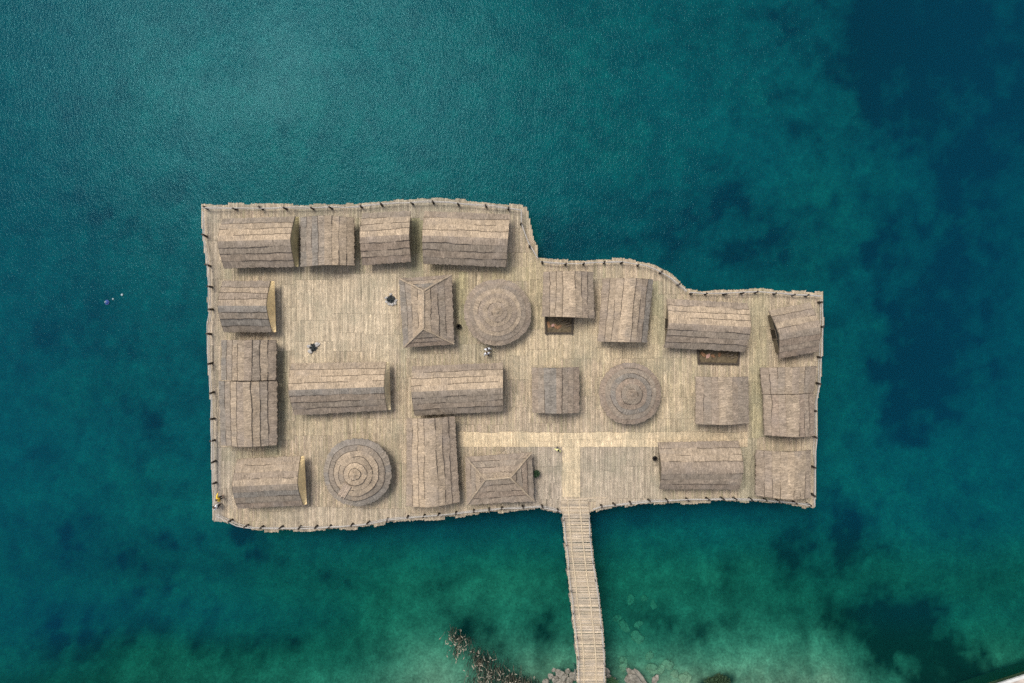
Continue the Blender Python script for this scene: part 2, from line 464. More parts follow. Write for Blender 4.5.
# trodden and weathered zones; olive strips by the huts mix algae stain with painted-in shade: x0, y0, x1, y1, colour, amount
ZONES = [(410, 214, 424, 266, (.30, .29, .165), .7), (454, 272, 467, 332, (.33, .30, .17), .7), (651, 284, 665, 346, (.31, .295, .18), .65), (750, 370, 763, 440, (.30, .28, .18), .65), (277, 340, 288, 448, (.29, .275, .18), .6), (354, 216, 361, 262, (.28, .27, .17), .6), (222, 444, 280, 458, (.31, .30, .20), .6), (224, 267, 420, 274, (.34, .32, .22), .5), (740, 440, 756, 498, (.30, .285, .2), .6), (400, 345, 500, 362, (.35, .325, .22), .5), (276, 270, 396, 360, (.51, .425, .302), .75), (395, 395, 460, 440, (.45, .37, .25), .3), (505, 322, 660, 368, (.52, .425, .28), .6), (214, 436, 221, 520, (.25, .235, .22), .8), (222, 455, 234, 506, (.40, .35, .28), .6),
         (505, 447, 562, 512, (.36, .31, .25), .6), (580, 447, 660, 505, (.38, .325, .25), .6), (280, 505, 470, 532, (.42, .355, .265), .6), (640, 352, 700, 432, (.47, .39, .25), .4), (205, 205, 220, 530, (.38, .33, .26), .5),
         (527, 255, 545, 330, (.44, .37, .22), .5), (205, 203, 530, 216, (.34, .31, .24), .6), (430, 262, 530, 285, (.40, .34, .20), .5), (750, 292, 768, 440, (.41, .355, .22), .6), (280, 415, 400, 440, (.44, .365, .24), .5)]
def pole_tone(px, py, rr):
    b = mixc(TAN, GREYW, rr.random() * .6)
    if rr.random() < .16: b = mixc(b, OLIVE, .7)
    if rr.random() < .12: b = mixc(b, PINK, .7)
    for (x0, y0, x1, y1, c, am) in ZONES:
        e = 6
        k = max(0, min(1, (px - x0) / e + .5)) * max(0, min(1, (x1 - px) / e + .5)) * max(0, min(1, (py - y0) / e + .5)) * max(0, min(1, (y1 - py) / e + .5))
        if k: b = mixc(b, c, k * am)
    if rr.random() < .035: b = mulc(b, .6)
    return mulc(b, .74 + .5 * rr.random())
def add_pole_y(mb, x, w_, y0, y1, col, z=0.0, h=.05):
    xs = [(-.5, -h), (-.34, -.012), (0, 0), (.34, -.012), (.5, -h)]
    for k in range(4):
        a, b = xs[k], xs[k + 1]
        mb.face([(x + a[0] * w_, y0, z + a[1]), (x + b[0] * w_, y0, z + b[1]), (x + b[0] * w_, y1, z + b[1]), (x + a[0] * w_, y1, z + a[1])], col)
    for yy in (y0, y1):
        mb.face([(x + a[0] * w_, yy, z + a[1]) for a in xs], mulc(col, .8))
deck = MB(); path = MB()
rr = random.Random(3)
x = min(p[0] for p in OUTW) + .02
xmax = max(p[0] for p in OUTW)
blk_end = -99; grp_end = -99
yA, yB = P(0, 447)[1], P(0, 432)[1]
while x < xmax - .02:
    w_ = rr.uniform(.10, .17)
    xc = x + w_ / 2
    px = 512 + xc * 10
    if xc > blk_end:
        blk_end = xc + rr.uniform(.9, 4.5)
        seams = []
        yy = 16 + rr.uniform(0, 3)
        while yy > -22:
            seams.append(yy); yy -= rr.uniform(1.8, 4.6)
    if xc > grp_end:
        grp_end = xc + rr.uniform(.25, 1.6)
        g0, g1 = rr.uniform(-.16, .16), rr.uniform(-.12, .12)
    for (y0, y1) in spans(xc):
        lo, hi = y0 - g0 + rr.uniform(-.05, .05), y1 + g1 + rr.uniform(-.04, .04)
        cuts = [lo, hi] + [s + rr.uniform(-.03, .03) for s in seams if lo + .5 < s < hi - .5]
        strip = 458 < px < 748
        vert = 562 < px < 580
        if strip: cuts += [yA, yB + g0 * .5]
        if vert: cuts += [yA, P(0, 497)[1]]
        cuts = sorted(cuts)
        for a, b in zip(cuts[:-1], cuts[1:]):
            if b - a < .04: continue
            ym = (a + b) / 2; py = 341.5 - ym * 10
            if (strip and yA - .01 < ym < yB + .05) or (vert and P(0, 497)[1] < ym < yA):
                c = mulc(mixc(PALE, TAN, min(1, rr.random() * .35 + (.65 * max(0, min(1, (px - 630) / 110)) if strip else .4 * max(0, min(1, (yA - ym) / 5))))), .88 + .24 * rr.random())
                add_pole_y(path, xc, w_ * 1.04, a + .008, b - .008, c, .012)
            else:
                # weathering can change along a pole: cut it into visible lengths of tone
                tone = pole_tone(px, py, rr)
                nseg = max(1, int((b - a) / 1.3))
                ed = [a + (b - a) * k / nseg for k in range(nseg + 1)]
                zz = rr.uniform(-.012, .004)
                for k in range(nseg):
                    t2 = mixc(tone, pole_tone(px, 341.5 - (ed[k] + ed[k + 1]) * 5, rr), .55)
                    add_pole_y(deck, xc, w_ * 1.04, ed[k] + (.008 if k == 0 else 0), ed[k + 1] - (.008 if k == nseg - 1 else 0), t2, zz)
    x += w_
deck.build('deck', M_DECK, plat)
path.build('pale_walkway', M_DECK, plat)['label'] = 'cleaner pale strip of poles crossing the deck'
sub = MB()
ins = []
cx = sum(p[0] for p in OUTW) / len(OUTW); cy = sum(p[1] for p in OUTW) / len(OUTW)
nO = len(OUTW)
def offset_poly(poly, d):
    res = []
    n = len(poly)
    for i in range(n):
        a = Vector(poly[i - 1]); b = Vector(poly[i]); c = Vector(poly[(i + 1) % n])
        n1_ = (b - a).normalized(); n2_ = (c - b).normalized()
        m_ = Vector((n1_.y + n2_.y, -(n1_.x + n2_.x)))
        if m_.length < 1e-6: m_ = Vector((n1_.y, -n1_.x))
        m_.normalize()
        k = max(.4, m_.dot(Vector((n1_.y, -n1_.x))))
        res.append(tuple(b + m_ * (d / k)))
    return res
sub.prism(offset_poly(OUTW, .35), -.22, -.07, (.10, .08, .06))     # OUTW runs clockwise, so +d is inwards
sub.build('subfloor', M_DARKWOOD, plat)
# piles under the edge
k_acc = 0; peri = offset_poly(OUTW, .6)
for i in range(nO):
    a = Vector(peri[i]); b = Vector(peri[(i + 1) % nO]); L = (b - a).length; t = (2.2 - k_acc)
    while t < L:
        q = a + (b - a) * (t / L)
        m_ = MB(); m_.tube([(q.x, q.y, -9.5), (q.x, q.y, -3), (q.x, q.y, -.15)], [.16, .15, .13], 8, (.16, .13, .10))
        m_.build('pile', M_WOOD, plat, smooth=False)
        t += 2.4
    k_acc = (k_acc + L) % 2.4 if L < 2.4 else L - (t - 2.4) 
# ------------------------------------------------------------------ railings
def railing(label, pts, dots, inset=.45, ccw=1, h=1.05, name='railing', pr=.10, rr0=.05):
    """pts: pixel line of the posts' feet on the deck"""
    W = [P(x, y) for x, y in pts]
    mid = W[len(W) // 2]
    t = thing(name, label, 'railing', mid, 'pole railings round the platform')
    # sample along
    seg = []
    for a, b in zip(W[:-1], W[1:]):
        L = (b - a).length; n = max(1, int(L / .5))
        seg += [a + (b - a) * (k / n) for k in range(n)]
    seg.append(W[-1])
    r_ = random.Random(len(label) * 7 + int(abs(mid.x) * 10))
    s0 = r_.uniform(0, 99)
    def wob(p, i, z): return (p.x + .06 * n1(s0 + i * .35), p.y + .06 * n1(s0 + 50 + i * .35), z + .05 * n1(s0 + 80 + i * .3))
    top = MB(); top.tube([wob(p, i, h - .07) for i, p in enumerate(seg)], rr0, 6, (.50, .47, .43)); top.build('top_rail', M_RAIL, t)
    low = MB(); low.tube([wob(p, i + 9, h * .5) for i, p in enumerate(seg)], rr0 * .7, 5, (.42, .39, .35)); low.build('lower_rail', M_RAIL, t)
    # posts
    i = 0; acc = .2; last = None
    total = [0]
    for a, b in zip(seg[:-1], seg[1:]): total.append(total[-1] + (b - a).length)
    d = .25; spots = []
    while d < total[-1]:
        spots.append(d); d += dots * r_.uniform(.75, 1.3)
    for d in spots:
        k = max(j for j in range(len(total)) if total[j] <= d)
        k = min(k, len(seg) - 2)
        q = seg[k] + (seg[k + 1] - seg[k]) * ((d - total[k]) / max(1e-6, total[k + 1] - total[k]))
        lx, ly = r_.uniform(-.09, .09), r_.uniform(-.09, .09)
        m_ = MB(); m_.tube([(q.x, q.y, -.3), (q.x + lx * .5, q.y + ly * .5, .5), (q.x + lx, q.y + ly, h + r_.uniform(0, .2))], [pr * 1.2, pr * 1.1, pr * .95], 8, (.06, .05, .04))
        m_.build('post', M_POST, t)
    return t
railing('pole railing along the top edge, from the top left corner to the notch', [(205, 209), (250, 209.5), (300, 209), (350, 208.5), (372, 206.5), (400, 204.5), (430, 203), (470, 205.5), (500, 208.5), (521, 211), (521, 224), (528, 244), (537, 259)], 2.4)
railing('pole railing curving along the step in the upper right edge', [(540, 263), (560, 264.5), (580, 264.5), (600, 263), (622, 263), (645, 266.5), (656, 271), (670, 279), (685, 292)], 2.0)
railing('straight pole railing behind the wide ochre hut, ending at the upper right corner', [(688, 293.5), (702, 294.5), (725, 294), (755, 292.5), (775, 294), (800, 295.5), (818, 297)], 1.5)
railing('pole railing down the whole right hand edge', [(818, 300), (819, 320), (818, 350), (816.5, 383), (813.5, 400), (812.5, 440), (812, 470), (811.5, 504)], 2.6)
railing('pole railing along the lower right edge, right of the footbridge', [(809, 503.5), (780, 500), (750, 498), (720, 497.5), (690, 498), (650, 499.5), (620, 502.5), (600, 505), (592, 508)], 1.55)
railing('pole railing along the long lower left edge, left of the footbridge', [(560, 510), (553, 507.5), (540, 505), (510, 506.5), (480, 509), (440, 513.5), (400, 516.5), (385, 518.5), (365, 522.5), (340, 525), (300, 526), (255, 526), (240, 523), (228, 517.5), (219, 513)], 1.75)
railing('pole railing down the left hand edge beside the long thatched houses', [(217, 508), (216, 480), (215, 440), (214.5, 400), (213.5, 385), (211.5, 350), (211, 325), (213, 313), (212, 300), (212, 283), (210, 262), (207, 240), (206, 213)], 2.3)

# ------------------------------------------------------------------ thatched huts
TANT = (.325, .255, .18); OCH = (.39, .302, .208); GRY = (.245, .20, .152); MAUVE = (.268, .212, .158); BLUEG = (.205, .182, .152); REDB = (.265, .204, .152)
def patch(mb, bat, posfn, L, SL, n, p, ze, h, tones, seed, step=.075, rag=.10, closed=False, du=.16, batp=.75, cell=.7):
    """one slope of thatch in n overlapping courses; posfn(u,t) -> xy, t 0 eaves .. 1 ridge"""
    U = max(3, int(L / du))
    r_ = random.Random(seed)
    def zf(t): return ze + h * (1 - max(0.0, 1 - t) ** p)
    cells = {}
    for c in range(n):
        rows = []
        t0, t1 = c / n, (c + 1) / n
        ph = r_.uniform(0, 500)
        cb = r_.uniform(.95, 1.05)
        bounds = []; e = 0
        while e < L: e += r_.uniform(.4, 1.6) * cell; bounds.append(e)
        cc = [mulc(mixc(tones[c], tones[r_.randrange(n)], r_.random() * .35), cb * r_.uniform(.94, 1.06)) for _ in bounds]
        def col(u):
            for k, b in enumerate(bounds):
                if u * L <= b: return cc[k]
            return cc[-1]
        for s in (0.0, .33, .66, 1.0):
            row = []
            for i in range(U + 1):
                u = i / U
                jt = .05 * n1(ph + u * L * .55, c) + .03 * n1(ph + u * L * 2.7, c + 9)
                uu = u
                if closed:
                    a_ = 2 * math.pi * u
                    jt = .05 * n1(ph + math.cos(a_) * 2 + 5, math.sin(a_) * 2 + 5, c) + .03 * n1(ph + math.cos(a_) * 8 + 9, math.sin(a_) * 8 + 9, c)
                t = t0 + (t1 - t0) * s
                if c == 0 and s == 0:
                    t += rag * .5 * jt * 4 / max(SL, 1) - .01
                    t += r_.uniform(-.022, .022) if not (closed and i in (0, U)) else 0
                elif s in (0.0,): t += jt * .8 / n * 2.4
                elif s == 1.0 and c < n - 1: t += .06
                t = min(1.0, t)
                xy = posfn(uu, t)
                z = zf(t) + step * (1 - s) + (.03 * n1(u * L * 1.7 + ph, t * SL * 1.7, 3) if not closed else 0) + (r_.uniform(-.016, .016) if not (closed and i in (0, U)) else 0)
                if s == 1.0 and c == n - 1: z = zf(1.0)
                row.append(((xy[0], xy[1], z), (u * L, t * SL)))
            rows.append(row)
        # riser
        low = [((q[0][0], q[0][1], q[0][2] - step - (.12 if c == 0 else 0.03)), q[1]) for q in rows[0]]
        rows.insert(0, low)
        for a, b in zip(rows[:-1], rows[1:]):
            for i in range(U):
                cl = col((i + .5) / U)
                cl = mulc(cl, 1 + .22 * (r_.random() - .5))
                mb.face([a[i][0], a[i + 1][0], b[i + 1][0], b[i][0]], cl, [a[i][1], a[i + 1][1], b[i + 1][1], b[i][1]])
        # dark binding lines just above each course edge
        if bat is not None:
            src = rows[1]
            i = 0
            while i < U:
                ln = r_.randint(5, 16)
                if r_.random() < batp:
                    pts = [(q[0][0], q[0][1], q[0][2] + .012) for q in src[i:min(U, i + ln) + 1]]
                    if len(pts) > 1 and c > 0: mb.tube(pts, .024, 4, (.07, .055, .043), cap=False)
                i += ln
    # underside
    def und(u, t): 
        xy = posfn(u, t); return (xy[0], xy[1], zf(t) - .16)
    m = max(3, U // 4)
    for i in range(m):
        for j in range(3):
            u0, u1, ta, tb = i / m, (i + 1) / m, j / 3, (j + 1) / 3
            mb.face([und(u1, ta), und(u0, ta), und(u0, tb), und(u1, tb)], mulc(tones[0], .8), [(u1 * L, ta), (u0 * L, ta), (u0 * L, tb), (u1 * L, tb)])
    return zf

def verge(mb, posfn, zf, u, tones, n):
    """closes a gable end of a slope"""
    K = 10
    for k in range(K):
        ta, tb = k / K, (k + 1) / K
        pa, pb = posfn(u, ta), posfn(u, tb)
        c = mulc(tones[min(n - 1, int(ta * n))], .95)
        mb.face([(pa[0], pa[1], zf(ta) - .16), (pb[0], pb[1], zf(tb) - .16), (pb[0], pb[1], zf(tb) + .06), (pa[0], pa[1], zf(ta) + .06)], c,
                [(ta, 0), (tb, 0), (tb, .2), (ta, .2)])

def shrink(q, eave, gable, axis_):
    """q: four corner vectors TL TR BR BL"""
    TL, TR, BR, BL = [Vector(v[:2]) for v in q]
    dx = ((TR - TL) + (BR - BL)).normalized(); dy = ((TL - BL) + (TR - BR)).normalized()
    ex, ey = (gable, eave) if axis_ == 'EW' else (eave, gable)
    return [TL + dx * ex - dy * ey, TR - dx * ex - dy * ey, BR - dx * ex + dy * ey, BL + dx * ex + dy * ey]

def hut(label, quad, axis_, ze=1.65, h=1.6, n=4, p=1.42, sunny=None, shady=None, gables=None, door='S', over=.3, seed=1, batp=.75, group='gabled thatched huts on the platform', name='thatched_hut'):
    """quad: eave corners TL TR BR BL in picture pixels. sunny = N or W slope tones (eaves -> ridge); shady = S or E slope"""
    q = [P(x, y, ze) for x, y in quad]
    c0 = sum((v for v in q), Vector()) / 4
    t = thing(name, label, 'hut', (c0.x, c0.y, 0), group)
    TL, TR, BR, BL = [Vector(v[:2]) for v in q]
    if axis_ == 'EW': A, B, C, D = TL, TR, BR, BL       # slope 1 north: eave A-B ; slope 2 south: eave D-C
    else: A, B, C, D = BL, TL, TR, BR                   # slope 1 west: eave A-B ; slope 2 east: eave D-C
    r0, r1 = (A + D) / 2, (B + C) / 2
    def bow(u): return 1 - .0
    def s1(u, tt): return (A.lerp(B, u)).lerp(r0.lerp(r1, u), tt)
    def s2(u, tt): return (C.lerp(D, u)).lerp(r1.lerp(r0, u), tt)
    L = (B - A).length; half = ((A - D).length + (B - C).length) / 4; SL = math.hypot(half, h)
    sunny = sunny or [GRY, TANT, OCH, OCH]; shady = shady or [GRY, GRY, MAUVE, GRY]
    roof, bat = MB(), 1
    z1 = patch(roof, bat, s1, L, SL, n, p, ze, h, sunny, seed * 10 + 1, batp=batp)
    patch(roof, bat, s2, L, SL, n, p, ze, h, shady, seed * 10 + 2, batp=batp * .8)
    for fn, ts in ((s1, sunny), (s2, shady)):
        for u in (0, 1): verge(roof, fn, z1, u, ts, n)
    ro = roof.build('roof', M_THATCH, t)
    # walls
    wq = shrink(q, .45, over + .05, axis_)
    wl = MB(); wl.prism([wq[0], wq[3], wq[2], wq[1]], 0, ze + .12, (.20, .165, .11)); wl.build('wall', M_WALL, t)
    # gable triangles following the roof's curve
    gables = gables or {}
    for end, (e0, e1, rid, dirn) in {'a': (A, D, r0, (r0 - r1).normalized()), 'b': (B, C, r1, (r1 - r0).normalized())}.items():
        col, ov = gables.get(end, ((.16, .13, .09), over))
        g = MB(); prof = []
        for k in range(-8, 9):
            tt = 1 - abs(k) / 8
            e = e0 if k < 0 else e1
            xy = e.lerp(rid, tt)
            ztop = z1(tt) - .14
            prof.append((xy, ztop))
        for sgn, off in ((1, ov), (-1, ov + .10)):
            pts = [(xy.x - dirn.x * off, xy.y - dirn.y * off, z) for xy, z in prof]
            base = pts if sgn > 0 else pts[::-1]
            for k in range(len(pts) - 1):
                a, b = pts[k], pts[k + 1]
                fo = .36 if ov < .2 else 0
                f = [(a[0] + dirn.x * fo, a[1] + dirn.y * fo, ze - .25), (b[0] + dirn.x * fo, b[1] + dirn.y * fo, ze - .25), b, a]
                d = ((Vector(e0) - Vector(e1)).normalized())
                uv = [(k * .3, 0), (k * .3 + .3, 0), (k * .3 + .3, b[2]), (k * .3, a[2])]
                g.face(f if sgn > 0 else f[::-1], mulc(col, .9 + .2 * ((k * 7919) % 10) / 10), uv)
        go = g.build('gable', M_WALL if ov > .2 else M_STRAW, t)
        if end in gables and ov < .2: go['label'] = 'yellow reed gable'
    # door: a dark plank door in a frame, proud of the wall
    pos = {'N': (wq[0], wq[1]), 'E': (wq[1], wq[2]), 'S': (wq[2], wq[3]), 'W': (wq[3], wq[0])}[door]
    m_ = (pos[0] + pos[1]) / 2; dv = (pos[1] - pos[0]).normalized(); nv = Vector((-dv.y, dv.x))
    if (m_ + nv - Vector(c0[:2])).length < (m_ - Vector(c0[:2])).length: nv = -nv
    ang = math.atan2(dv.y, dv.x); sy = 1 if nv.dot(Vector((-math.sin(ang), math.cos(ang)))) > 0 else -1
    dm = MB(); dm.box((-.45, min(0, sy * .04), .0), (.45, max(0, sy * .04), 1.5), (1, 1, 1), ang, m_)
    do = dm.build('door', M_DOOR, t)
    fm = MB()
    for bx in ((-.56, -.45, 0, 1.6), (.45, .56, 0, 1.6), (-.45, .45, 1.5, 1.6)):
        fm.box((bx[0], min(0, sy * .08), bx[2]), (bx[1], max(0, sy * .08), bx[3]), (.22, .17, .12), ang, m_)
    fm.build('door_frame', M_WOOD, do)
    return t

YEL = (.86, .64, .33)
PALEY = (.62, .50, .31)
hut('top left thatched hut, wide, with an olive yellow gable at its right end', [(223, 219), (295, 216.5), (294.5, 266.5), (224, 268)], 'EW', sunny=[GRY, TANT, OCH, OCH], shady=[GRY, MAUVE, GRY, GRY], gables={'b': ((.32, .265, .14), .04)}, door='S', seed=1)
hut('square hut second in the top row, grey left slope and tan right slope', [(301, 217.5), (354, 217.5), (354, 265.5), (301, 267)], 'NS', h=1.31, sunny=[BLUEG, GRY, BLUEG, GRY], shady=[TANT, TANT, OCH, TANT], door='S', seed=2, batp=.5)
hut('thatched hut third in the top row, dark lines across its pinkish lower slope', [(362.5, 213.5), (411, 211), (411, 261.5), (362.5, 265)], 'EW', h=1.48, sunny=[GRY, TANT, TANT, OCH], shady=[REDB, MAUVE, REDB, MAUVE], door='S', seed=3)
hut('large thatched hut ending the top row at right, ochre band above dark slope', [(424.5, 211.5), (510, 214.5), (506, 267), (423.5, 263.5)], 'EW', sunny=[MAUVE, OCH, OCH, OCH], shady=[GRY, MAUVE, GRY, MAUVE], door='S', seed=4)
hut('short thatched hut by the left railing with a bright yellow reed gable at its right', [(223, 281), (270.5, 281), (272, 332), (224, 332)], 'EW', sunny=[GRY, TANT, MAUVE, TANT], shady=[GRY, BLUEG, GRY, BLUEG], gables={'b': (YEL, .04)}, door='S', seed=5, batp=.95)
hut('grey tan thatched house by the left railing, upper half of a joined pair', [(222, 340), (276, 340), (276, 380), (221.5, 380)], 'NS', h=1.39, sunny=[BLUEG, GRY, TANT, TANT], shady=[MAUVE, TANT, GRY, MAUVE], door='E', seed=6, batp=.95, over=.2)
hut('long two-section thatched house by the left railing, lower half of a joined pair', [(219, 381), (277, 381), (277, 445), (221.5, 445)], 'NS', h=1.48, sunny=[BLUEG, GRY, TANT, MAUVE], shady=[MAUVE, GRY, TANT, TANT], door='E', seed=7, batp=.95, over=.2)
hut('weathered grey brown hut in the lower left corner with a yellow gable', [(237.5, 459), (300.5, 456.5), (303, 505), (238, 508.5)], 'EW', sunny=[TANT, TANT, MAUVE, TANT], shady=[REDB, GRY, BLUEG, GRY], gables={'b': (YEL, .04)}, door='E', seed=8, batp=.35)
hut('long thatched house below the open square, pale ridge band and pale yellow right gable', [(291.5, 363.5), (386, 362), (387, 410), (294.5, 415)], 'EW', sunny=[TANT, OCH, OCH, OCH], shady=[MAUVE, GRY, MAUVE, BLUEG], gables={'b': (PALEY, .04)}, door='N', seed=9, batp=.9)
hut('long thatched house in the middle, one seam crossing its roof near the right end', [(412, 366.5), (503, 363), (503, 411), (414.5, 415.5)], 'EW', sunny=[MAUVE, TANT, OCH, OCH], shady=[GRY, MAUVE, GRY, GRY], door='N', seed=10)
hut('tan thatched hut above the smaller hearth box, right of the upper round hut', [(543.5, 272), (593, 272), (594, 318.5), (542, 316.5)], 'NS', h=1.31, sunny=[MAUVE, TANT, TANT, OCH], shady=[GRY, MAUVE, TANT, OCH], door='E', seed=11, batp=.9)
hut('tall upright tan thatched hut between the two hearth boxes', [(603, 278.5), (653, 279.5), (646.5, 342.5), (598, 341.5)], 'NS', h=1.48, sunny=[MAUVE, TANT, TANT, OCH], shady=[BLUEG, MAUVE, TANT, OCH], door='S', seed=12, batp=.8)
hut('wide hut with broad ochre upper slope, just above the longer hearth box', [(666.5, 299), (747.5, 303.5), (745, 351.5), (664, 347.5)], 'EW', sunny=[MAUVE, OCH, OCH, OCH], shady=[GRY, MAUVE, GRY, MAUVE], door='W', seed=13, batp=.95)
hut('thatched hut set askew in the upper right corner', [(768.5, 311), (810, 302.5), (818, 351.5), (778.5, 358.5)], 'EW', sunny=[TANT, MAUVE, TANT, MAUVE], shady=[REDB, MAUVE, REDB, GRY], gables={'a': ((.05, .05, .045), .3)}, door='W', seed=14, batp=.2)  # near-black left gable colour stands in for the shade inside an open gable
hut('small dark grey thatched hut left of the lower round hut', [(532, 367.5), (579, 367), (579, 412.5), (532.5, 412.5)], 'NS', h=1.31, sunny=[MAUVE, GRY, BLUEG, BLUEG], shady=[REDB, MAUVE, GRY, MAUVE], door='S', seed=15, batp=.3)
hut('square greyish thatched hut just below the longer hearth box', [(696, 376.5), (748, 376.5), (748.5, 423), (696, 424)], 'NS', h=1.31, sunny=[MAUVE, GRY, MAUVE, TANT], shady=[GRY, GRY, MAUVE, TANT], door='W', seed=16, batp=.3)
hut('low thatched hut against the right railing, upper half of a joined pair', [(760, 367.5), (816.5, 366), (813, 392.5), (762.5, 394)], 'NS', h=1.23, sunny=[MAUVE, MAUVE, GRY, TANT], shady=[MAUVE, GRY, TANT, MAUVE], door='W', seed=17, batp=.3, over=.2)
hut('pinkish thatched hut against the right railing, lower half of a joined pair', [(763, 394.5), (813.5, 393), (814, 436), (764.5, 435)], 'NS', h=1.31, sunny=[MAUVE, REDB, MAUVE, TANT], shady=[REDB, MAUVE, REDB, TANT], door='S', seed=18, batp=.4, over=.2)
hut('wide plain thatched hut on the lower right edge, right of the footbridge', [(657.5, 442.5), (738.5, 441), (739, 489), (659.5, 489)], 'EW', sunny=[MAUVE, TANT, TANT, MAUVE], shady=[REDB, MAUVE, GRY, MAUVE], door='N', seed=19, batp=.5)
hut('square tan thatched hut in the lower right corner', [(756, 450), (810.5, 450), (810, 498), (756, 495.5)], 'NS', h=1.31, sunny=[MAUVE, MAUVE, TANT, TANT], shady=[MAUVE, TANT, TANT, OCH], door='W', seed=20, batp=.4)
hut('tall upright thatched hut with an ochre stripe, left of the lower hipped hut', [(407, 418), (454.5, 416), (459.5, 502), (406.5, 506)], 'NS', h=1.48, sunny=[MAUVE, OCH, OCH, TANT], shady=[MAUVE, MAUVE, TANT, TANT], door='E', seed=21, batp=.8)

def hip_hut(label, quad, ra, rb, ze, h, tones, seed, door):
    q = [P(x, y, ze) for x, y in quad]
    c0 = sum((v for v in q), Vector()) / 4
    t = thing('hipped_hut', label, 'hut', (c0.x, c0.y, 0), 'hipped thatched huts on the platform')
    TL, TR, BR, BL = [Vector(v[:2]) for v in q]
    Ra, Rb = Vector(P(*ra, ze + h)[:2]), Vector(P(*rb, ze + h)[:2])
    roof, bat = MB(), 1
    ns = abs(Ra.y - Rb.y) > abs(Ra.x - Rb.x)
    faces = [(BL, TL, Rb, Ra), (TL, TR, Ra, Ra), (TR, BR, Ra, Rb), (BR, BL, Rb, Rb)] if ns else [(TL, TR, Ra, Rb), (TR, BR, Rb, Rb), (BR, BL, Rb, Ra), (BL, TL, Ra, Ra)]
    for k, (e0, e1, r0, r1) in enumerate(faces):
        def fn(u, tt, e0=e0, e1=e1, r0=r0, r1=r1): return e0.lerp(e1, u).lerp(r0.lerp(r1, u), tt)
        L = (e1 - e0).length
        SL = math.hypot(((e0 + e1) / 2 - (r0 + r1) / 2).length, h)
        patch(roof, bat, fn, L, SL, 4, 1.12, ze, h, tones[k], seed * 10 + k, batp=.55)
    ro = roof.build('roof', M_THATCH, t)
    lines = [(TL, Ra), (TR, Ra), (BR, Rb), (BL, Rb), (Ra, Rb)] if ns else [(TL, Ra), (TR, Rb), (BR, Rb), (BL, Ra), (Ra, Rb)]
    hr = MB()
    for a, b in lines[:4]:
        pts = []
        for k in range(9):
            tt = k / 8; xy = a.lerp(b, tt)
            pts.append((xy.x + .03 * n1(k * .8, seed), xy.y + .03 * n1(k * .8 + 40, seed), ze + h * (1 - (1 - tt) ** 1.12) + .07))
        hr.tube(pts, .085, 7, (.36, .285, .20))
    hr.tube([(Ra.x, Ra.y, ze + h + .06), (Rb.x, Rb.y, ze + h + .06)], .11, 7, (.38, .30, .21))
    hr.build('ridge_roll', M_THATCH, ro)
    wq = shrink(q, .45, .45, 'EW')
    wl = MB(); wl.prism([wq[0], wq[3], wq[2], wq[1]], 0, ze + .15, (.20, .165, .11)); wl.build('wall', M_WALL, t)
    pos = {'N': (wq[0], wq[1]), 'E': (wq[1], wq[2]), 'S': (wq[2], wq[3]), 'W': (wq[3], wq[0])}[door]
    m_ = (pos[0] + pos[1]) / 2; dv = (pos[1] - pos[0]).normalized(); ang = math.atan2(dv.y, dv.x)
    dm = MB(); dm.box((-.45, 0, 0), (.45, .04, 1.65), (1, 1, 1), ang, m_); do = dm.build('door', M_DOOR, t)
    fm = MB()
    for bx in ((-.56, -.45, 0, 1.6), (.45, .56, 0, 1.6), (-.45, .45, 1.5, 1.6)):
        fm.box((bx[0], 0, bx[2]), (bx[1], .08, bx[3]), (.22, .17, .12), ang, m_)
    fm.build('door_frame', M_WOOD, do)
hip_hut('hipped thatched hut left of the upper round hut, its pale ridge running up the picture', [(399, 278.5), (451.5, 275), (454, 344), (404, 347.5)], (423.5, 291), (423.5, 329), 1.65, 1.6,
        [[BLUEG, GRY, TANT, OCH], [MAUVE, TANT, BLUEG, GRY], [MAUVE, GRY, MAUVE, TANT], [REDB, MAUVE, GRY, GRY]], 31, 'S')
hip_hut('low hipped thatched hut on the lower edge, left of the footbridge', [(465.5, 457), (531.5, 452.5), (534, 501), (467, 504.5)], (485.5, 479.5), (510.5, 477.5), 1.6, 1.4,
        [[MAUVE, GRY, MAUVE, TANT], [GRY, REDB, GRY, MAUVE], [MAUVE, REDB, MAUVE, GRY], [MAUVE, GRY, TANT, MAUVE]], 32, 'E')

